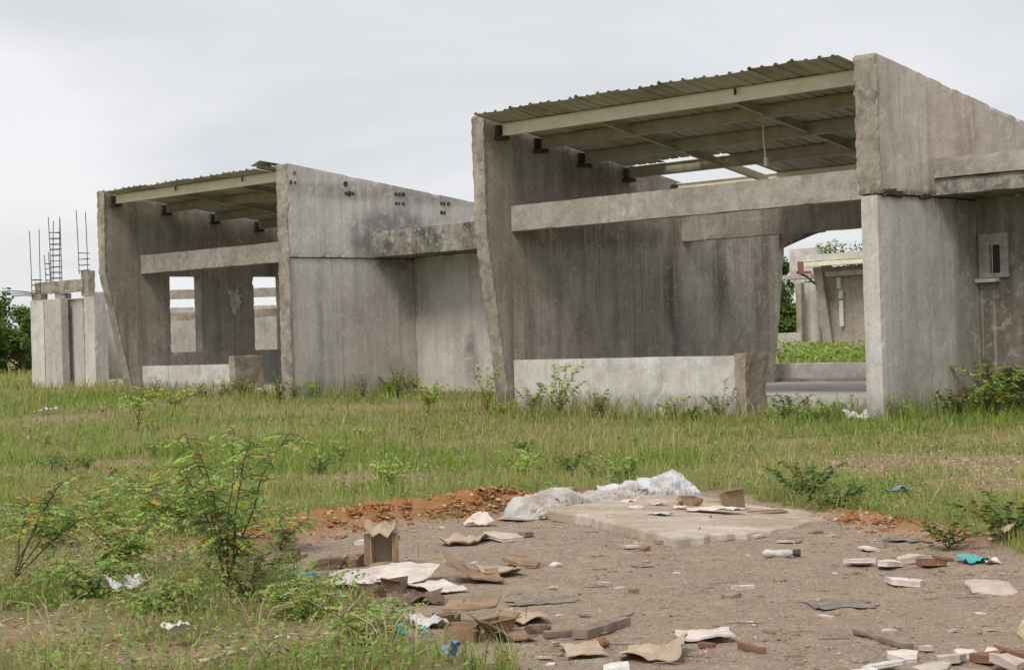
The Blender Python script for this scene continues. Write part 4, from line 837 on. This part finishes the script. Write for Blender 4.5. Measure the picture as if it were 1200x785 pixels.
# boards, card, scraps (px, py are photo rows used to survey the ground position)
sheet('torn_board', 432, 682, .60, .50, .15, .035, M['white_card'], 'white torn board lying left in the pale heap', 'board', 11, .006, 4, tilt=(0, .10))
sheet('torn_board', 478, 682, .42, .60, -.2, .035, M['white_card'], 'white board with a raised edge in the middle of the pale heap', 'board', 12, .006, 4, tilt=(0, .12)).location.z += .03
sheet('torn_board', 512, 689, .32, .40, .5, .04, M['white_card'], 'small white board at the right of the pale heap', 'board', 13, .006, 5, tilt=(0, .08))
carton(436, 697, .14, .12, .10, .4, 'brown squashed carton in front of the pale heap, left one', 14, 'card2', squash=1, lean=-.3, nflap=1)
carton(460, 692, .15, .09, .11, -.1, 'brown upright carton in front of the pale heap', 15, 'card2', squash=.9, nflap=2)
sheet('cardboard_piece', 490, 702, .36, .30, .1, .10, M['card2'], 'low crumpled brown cardboard right in front of the pale heap', 'cardboard', 16, .008, 6)
sheet('cardboard_piece', 555, 678, .42, .42, .1, .05, M['card'], 'brown cardboard folded like a tent right of the pale heap', 'cardboard', 17, .010, 3, crease=((-1, 0, .02, .7), (0, 1, .02, .2)), edge=.25)
sheet('cardboard_piece', 582, 672, .34, .34, .4, .05, M['card_pale'], 'paler leaning flap behind the tent of cardboard', 'cardboard', 18, .010, 4, crease=((-1, .3, .03, .35),), edge=.2)
sheet('torn_board', 546, 634, .36, .60, -.3, .06, M['card_pale'], 'ragged pale board lying below the orange ridge', 'board', 19, .008, 5, crease=((1, 0, .10, .22),))
sheet('torn_board', 562, 612, .22, .30, .6, .06, M['white_card'], 'whitish curled scrap against the orange ridge', 'board', 20, .008, 5, crease=((1, 1, .02, .5),))
carton(382, 663, .17, .12, .08, .3, 'low collapsed brown carton with dark openings', 21, 'card2', squash=1, lean=.5, nflap=2)
carton(412, 661, .13, .12, .10, -.4, 'small brown torn carton next to the collapsed carton', 22, 'card', squash=1, nflap=1)
shard('cardboard_piece', 340, 655, .18, .12, .06, .3, M['card2'], 'flat brown scrap at the left end of the clearing', 'cardboard', 23, .5)
# carton cluster
carton(541, 747, .155, .13, .10, -.15, 'small squarish brown box at the front of the carton cluster', 24, 'card', squash=.15, nflap=1)
carton(572, 742, .18, .14, .11, .5, 'larger torn box at the back of the carton cluster', 124, 'card', squash=.7, lean=.2, nflap=3)
sheet('cardboard_piece', 553, 728, .30, .30, -.2, .03, M['card'], 'flat brown flap lying on the carton cluster', 'cardboard', 25, .012, 3, crease=((0, 1, .0, .2),), edge=.1).location.z += .10
sheet('cardboard_piece', 590, 744, .30, .36, .3, .04, M['card'], 'standing brown flap at the right of the carton cluster', 'cardboard', 26, .010, 4, crease=((-1, 0, -.02, .6),), edge=.15)
sheet('cardboard_piece', 580, 728, .14, .20, .3, .04, M['card2'], 'dark inner fold of the carton cluster', 'cardboard', 27, .010, 4, crease=((1, 0, .0, .6),), edge=.15)
shard('cardboard_piece', 525, 722, .16, .12, .05, .2, M['card2'], 'dark flat piece behind the carton cluster', 'cardboard', 28, .4)
sheet('plastic_bag', 500, 728, .22, .40, .2, .06, M['plastic'], 'white crumpled bag left of the carton cluster', 'bag', 29, .004, 9)
sheet('plastic_wrapper', 516, 720, .09, .16, .2, .05, M['blue'], 'blue wrapper beside the carton cluster', 'wrapper', 30, .004, 9)
chunk('cardboard_piece', 630, 735, .17, .12, .05, .3, M['card2'], 'dark torn piece touching the long planks', 'cardboard', 31, .6)
sheet('torn_board', 618, 722, .24, .45, .2, .05, M['card_pale'], 'crumpled pale scrap above the long planks', 'board', 32, .006, 6)
def plank(px0, py0, px1, py1, w, h, mat, label, seed, name='plank', cat='plank', lift=0, group=None):
    a, b = place(px0, py0), place(px1, py1); d = b-a; ln = d.length
    o = lattice(name, lines(0, ln, max(.05, ln/14)), lines(-w/2, w/2, w/3), lines(0, h, h/2), mat, None, (), None, .12*min(w, h)+.003, .15*h, seed, fq=9)
    o.location = a+Vector((0, 0, lift)); o.rotation_euler = (0, 0, math.atan2(d.y, d.x)); return tag(o, label, cat, group)
plank(638, 742, 696, 738, .07, .035, M['wood'], 'grey brown plank lying left of the slanted plank', 33)
plank(680, 744, 730, 728, .10, .05, M['wood'], 'short slanted plank meeting the grey brown plank', 34)
plank(232, 783, 292, 766, .06, .04, M['wood_pale'], 'pale broken stick in the grass at the bottom left', 35, 'stick', 'stick')
plank(1003, 738, 1065, 756, .05, .03, M['wood'], 'thin grey stick above the rubble at bottom right', 36, 'stick', 'stick')
plank(868, 755, 894, 762, .04, .035, M['brick'], 'red brown brick splinter on the open dirt', 37, 'brick_fragment', 'brick')
plank(820, 753, 836, 755, .035, .025, M['brick'], 'tiny dark red splinter left of the brick splinter', 38, 'brick_fragment', 'brick')
sheet('flat_carton', 682, 760, .24, .42, .1, .04, M['card_pale'], 'flattened pale carton by the grass edge, left half', 'carton', 39, .006, 5)
sheet('flat_carton', 765, 764, .34, .46, -.2, .05, M['card_pale'], 'flattened pale carton with a curled corner', 'carton', 40, .006, 5, crease=((1, .2, .10, .7),))
chunk('brick_fragment', 706, 753, .07, .06, .05, .2, M['brick'], 'small reddish brick piece on the flattened carton', 'brick', 41, .3)
sheet('plastic_bag', 722, 782, .14, .16, 0, .05, M['plastic'], 'bright white bag scrap at the bottom edge', 'bag', 42, .004, 8)
sheet('torn_board', 825, 744, .33, .36, 0, .03, M['white_card'], 'flat whitish board alone on the dirt above the brick splinter', 'board', 43, .012, 4)
sheet('plastic_bag', 652, 752, .05, .08, 0, .06, M['plastic'], 'small white plastic blob near the planks', 'bag', 44, .004, 8)
# square tile slab at right
o = chunk('stone_tile', 1159, 686, .28, .50, .032, -.15, M['tile'], 'square pinkish slab lying on the dirt at the right', 'slab', 45, .12, rd_=.02)
# bottle
L = place(893, 650); bt = thing('plastic_bottle', L+Vector((0, 0, .03)), 'crushed clear white bottle with a black cap', 'bottle', rz=.02)
m = MB(); m.tube([(0, 0, 0), (.03, 0, .004), (.08, .01, 0), (.14, 0, -.004), (.20, .005, 0), (.225, 0, 0)], [.014, .032, .024, .034, .028, .016], 10); m.build('bottle_body', M['plastic'], bt, smooth=True)
m = MB(); m.tube([(.226, 0, 0), (.275, 0, 0)], [.026, .03], 10); m.build('cap', M['black'], bt)
sheet('plastic_wrapper', 1140, 656, .20, .32, .1, .06, M['teal'], 'teal plastic wrapper near the orange rubble', 'wrapper', 46, .004, 9)
sheet('plastic_wrapper', 1161, 658, .11, .18, .1, .04, M['plastic'], 'white scrap touching the teal wrapper', 'wrapper', 47, .004, 9)
for k, (px, py, w, d, mt, lb) in enumerate(((358, 690, .16, .30, 'teal', 'faded teal wrapper under the twiggy shrub'), (472, 748, .07, .10, 'teal', 'small teal scrap in the grass below the white boards'), (496, 748, .05, .09, 'teal', 'tiny teal scrap right of the other in the grass'), (530, 776, .06, .14, 'blue', 'blue green scrap at the bottom edge of the grass'), (150, 702, .34, .22, 'plastic', 'white crushed plastic lying in the litter at left'), (211, 757, .16, .16, 'plastic', 'white crumpled paper in the lower left grass'), (278, 560, .12, .2, 'plastic', 'small white scrap in the mid field grass'), (57, 496, .3, .5, 'greybag', 'pale grey scrap far off in the left grass'), (1052, 587, .14, .3, 'blue', 'pale bluish wrapper in the grass above the orange rubble'), (1003, 497, .42, .5, 'plastic', 'pale crumpled sack at the foot of the big right wall'), (130, 566, .10, .2, 'card', 'brown scrap standing in the left grass'), (1180, 636, .1, .2, 'foam', 'yellowish scrap in the grass at the right edge'))):
    sheet('plastic_scrap', px, py, w, d, .2*k, .10 if w < .4 else .2, M[mt], lb, 'scrap', 60+k, .004, 8).location.z += .06 if py < 640 or px < 300 else .02
# cardboard heap behind the slab
for k, (px, py, w, d, h, rz, mt, lb) in enumerate(((808, 597, .16, .2, .14, .2, 'card', 'brown folded carton at the left of the heap behind the slab'), (840, 599, .3, .16, .06, .0, 'card_pale', 'flat pale carton in the heap behind the slab'), (860, 600, .15, .14, .17, .3, 'card', 'tallest brown carton of the heap behind the slab'), (900, 602, .30, .10, .05, .05, 'card', 'long low brown carton at the right of the heap'), (695, 606, .10, .10, .05, 0, 'card2', 'small brown lump on the slab edge'), (690, 585, .3, .16, .13, -.2, 'card', 'brown torn carton leaning on the sacks'))):
    carton(px, py, w, d*.9, h, rz, lb, 80+k, mt, .055 if 810 < px < 880 else 0, .25*math.sin(k*2), .8, 2)
for k, (px, py, w, mt) in enumerate(((745, 604, .16, 'white_card'), (775, 612, .16, 'plastic'), (772, 600, .12, 'plastic'), (830, 606, .28, 'white_card'), (855, 606, .16, 'plastic'), (735, 596, .14, 'white_card'), (796, 604, .12, 'white_card'))):
    sheet('paper_scrap', px, py, w, w*1.6, .5*k, .03, M[mt], 'small whitish scrap of paper lying on the broken slab', 'paper', 95+k, .004, 8, group='paper scraps on the slab').location.z += .075
# rubble at bottom right
RB = ((1035, 780, .24, .08, .04, -.12, 'plastic', 'long white strip at the front of the rubble heap'), (1060, 768, .16, .12, .05, .3, 'white_card', 'pale flat stone left in the rubble heap'), (1085, 757, .08, .07, .05, .4, 'stone_pale', 'small stone above the white strip'), (1110, 772, .18, .14, .06, -.2, 'stone_pale', 'pale broken stone in the middle of the heap'), (1130, 765, .12, .10, .05, .5, 'white_card', 'whitish fragment behind the middle stone'), (1160, 772, .2, .14, .07, .1, 'brick', 'red brown broken brick under the pale tiles'), (1168, 766, .24, .12, .05, .2, 'white_card', 'pale tile leaning on the broken brick'), (1180, 780, .2, .16, .08, -.1, 'tile', 'pinkish stone at the right of the heap'), (1195, 770, .14, .3, .10, .3, 'brick', 'brown brick under the yellow foam block'), (1094, 783, .2, .12, .05, .1, 'stone_pale', 'pale slab piece at the bottom edge'), (1140, 786, .22, .10, .05, .1, 'stone', 'grey stone at the bottom edge right of the pale slab piece'), (1015, 786, .14, .07, .03, .4, 'plastic', 'small white piece at the bottom edge'))
for k, (px, py, w, d, h, rz, mt, lb) in enumerate(RB): shard('rubble_piece', px, py, w, d*1.7, h*.5, rz, M[mt], lb, 'rubble', 120+k, .35, tilt=.15*math.sin(k*1.7))
o = chunk('foam_block', 1203, 764, .09, .09, .09, .2, M['foam'], 'yellowish foam block on the rubble at the right edge', 'foam', 140, .35, lift=.09)
# charred patches
for k, (px, py, w, d, lb) in enumerate(((985, 703, .62, .55, 'flat dark burnt patch of ash on the open dirt'), (640, 700, .75, .5, 'grey burnt ash patch right of the brown tent of cardboard'), (750, 660, .25, .25, 'small dark ash patch in front of the slab tip'), (1075, 630, .6, .7, 'dark grey ash patch before the orange rubble'))):
    o = sheet('ash_patch', px, py, w, d, .3*k, .006, M['char'], lb, 'ash', 150+k, .001, 9, edge=.9, nx=30, ny=20); o.location.z -= .002
# loose scraps and stones, countable ones
r = random.Random(5); k = 0; kinds = (('stone_pale', 'pale loose stone lying on the bare dirt', 'stone'), ('stone', 'brown loose stone lying on the bare dirt', 'stone'), ('card', 'brown scrap of card lying on the bare dirt', 'scrap'), ('white_card', 'whitish scrap lying on the bare dirt', 'scrap'), ('brick', 'reddish brick crumb lying on the bare dirt', 'brick'))
fixed = [(920, 633, .16, 3), (932, 632, .10, 1), (1018, 640, .16, 3), (1040, 660, .20, 3), (1010, 658, .24, 3), (1065, 656, .22, 0), (1092, 661, .2, 4), (1062, 681, .26, 3), (868, 684, .16, 3), (1105, 652, .14, 4), (975, 625, .13, 0), (955, 622, .12, 2), (740, 640, .12, 0), (748, 634, .11, 0), (755, 643, .10, 4), (778, 635, .18, 1), (847, 632, .14, 1), (708, 683, .10, 0), (690, 681, .08, 1), (742, 690, .10, 2), (730, 716, .10, 1), (650, 661, .10, 3), (590, 632, .22, 0), (612, 628, .18, 1), (610, 662, .26, 2), (556, 605, .14, 3), (888, 628, .13, 0), (1000, 667, .12, 1), (1040, 735, .08, 0), (1148, 716, .07, 3), (980, 715, .08, 2), (855, 694, .12, 1), (915, 675, .10, 2), (600, 690, .12, 1), (430, 632, .18, 3), (460, 628, .16, 1), (350, 648, .14, 2), (1115, 735, .07, 0), (880, 725, .08, 3), (700, 648, .08, 1)]
for _ in range(34):
    px, py = r.uniform(420, 1195), r.uniform(615, 780); g = G(px, py)
    if pad_mask(np.array([g.x]), np.array([g.y]))[0]: fixed.append((px, py, r.uniform(.04, .085), r.choice((0, 0, 1, 1, 2, 3, 4))))
for (px, py, w, q) in fixed:
    mt, lb, ct = kinds[q]; k += 1
    nm = {'stone': 'stone', 'scrap': 'scrap', 'brick': 'brick_crumb'}[ct]
    (shard if q != 1 or r.random() < .5 else chunk)(nm, px, py, w, w*r.uniform(.8, 1.8), w*r.uniform(.06, .2), r.uniform(-.8, .8), M[mt], lb, ct, 300+k, .6, group=lb.split(' lying')[0]+' pieces on the clearing')
for k in range(26):
    px, py = r.uniform(400, 1190), r.uniform(618, 778); g = G(px, py)
    if not pad_mask(np.array([g.x]), np.array([g.y]))[0]: continue
    a = r.uniform(-.5, .5); ln = r.uniform(.05, .22); m = MB(); m.tube([(0, 0, .004), (ln*.5, ln*.5*a, .008), (ln, ln*a+.01, .004)], [.003, .004, .002], 4); o = m.build('twig', M['wood']); o.location = (g.x, g.y, ghs(g.x, g.y)-.018); tag(o, 'thin brown twig lying on the bare dirt', 'twig', 'twigs on the clearing')
for k, (px, py, h, lb) in enumerate(((60, 742, .30, 'dry stalk leaning at the lower left edge'), (300, 752, .34, 'dry forked stalk standing in the lower left grass'), (395, 742, .26, 'pale dry stalk bent towards the carton cluster'), (455, 765, .32, 'pale dry stalk in the grass below the carton cluster'), (175, 640, .28, 'dry stalk among the weeds at the left'))):
    m = MB(); a = place(px, py)
    for q in range(5):
        dx, dy = r.uniform(-.25, .25), r.uniform(-.15, .15); m.tube([(0, 0, 0), (dx*.4, dy*.4, h*.6*r.uniform(.7, 1)), (dx, dy, h*r.uniform(.6, 1))], [.004, .003, .0015], 4)
    o = m.build('dry_stalk', M['wood_pale']); o.location = a; tag(o, lb, 'stalk')
# dry stalk
m = MB(); a = place(1086, 596); m.tube([(0, 0, 0), (.10, 0, .16), (.19, 0, .36)], [.006, .005, .003], 4); o = m.build('dry_stalk', M['wood_pale']); o.location = a; tag(o, 'single pale dry stalk leaning in the grass at the right', 'stalk')

# ------------------------------------------------------------------ light
w = bpy.data.worlds.new('World'); scene.world = w; w.use_nodes = True; nt = w.node_tree; bg = nt.nodes['Background']
SUN_EL, SUN_AZ = math.radians(52), math.radians(-150)      # azimuth from +Y towards +X
sky = nt.nodes.new('ShaderNodeTexSky'); sky.sky_type = 'NISHITA'; sky.sun_disc = False; sky.sun_elevation = SUN_EL; sky.sun_rotation = SUN_AZ
tc = nt.nodes.new('ShaderNodeTexCoord'); sp = nt.nodes.new('ShaderNodeSeparateXYZ'); nt.links.new(tc.outputs['Generated'], sp.inputs[0])
ad = nt.nodes.new('ShaderNodeMath'); ad.operation = 'ADD'; ad.inputs[1].default_value = .18; nt.links.new(sp.outputs[2], ad.inputs[0])
mxn = nt.nodes.new('ShaderNodeMath'); mxn.operation = 'MAXIMUM'; mxn.inputs[1].default_value = .05; nt.links.new(ad.outputs[0], mxn.inputs[0])
dv = nt.nodes.new('ShaderNodeVectorMath'); dv.operation = 'DIVIDE'; nt.links.new(tc.outputs['Generated'], dv.inputs[0]); cb = nt.nodes.new('ShaderNodeCombineXYZ')
for i in range(3): nt.links.new(mxn.outputs[0], cb.inputs[i])
nt.links.new(cb.outputs[0], dv.inputs[1])
no = nt.nodes.new('ShaderNodeTexNoise'); no.inputs['Scale'].default_value = .85; no.inputs['Detail'].default_value = 6; no.inputs['Roughness'].default_value = .5; no.inputs['Distortion'].default_value = .3; nt.links.new(dv.outputs[0], no.inputs['Vector'])
cr = nt.nodes.new('ShaderNodeValToRGB'); cr.color_ramp.elements[0].position = .34; cr.color_ramp.elements[0].color = (5.9, 6.0, 6.3, 1); cr.color_ramp.elements[1].position = .62; cr.color_ramp.elements[1].color = (7.9, 7.9, 8.05, 1); nt.links.new(no.outputs[0], cr.inputs[0])
mx = nt.nodes.new('ShaderNodeMix'); mx.data_type = 'RGBA'; mx.inputs[0].default_value = .93; nt.links.new(sky.outputs[0], mx.inputs[6]); nt.links.new(cr.outputs[0], mx.inputs[7])
nt.links.new(mx.outputs[2], bg.inputs[0]); bg.inputs[1].default_value = .10
sl = bpy.data.lights.new('sun', 'SUN'); sl.energy = 2.1; sl.angle = math.radians(22); sl.color = (1, .93, .82); s = bpy.data.objects.new('sun', sl); COL.objects.link(s)
d = Vector((math.sin(SUN_AZ)*math.cos(SUN_EL), math.cos(SUN_AZ)*math.cos(SUN_EL), math.sin(SUN_EL))); s.rotation_euler = d.to_track_quat('Z', 'Y').to_euler(); s.location = (0, 0, 30)
scene.view_settings.view_transform = 'Standard'; scene.view_settings.look = 'None'; scene.view_settings.exposure = .22; scene.view_settings.gamma = 1
scene.render.engine = 'CYCLES'; scene.render.resolution_x = 1024; scene.render.resolution_y = 669
scene.cycles.max_bounces = 6
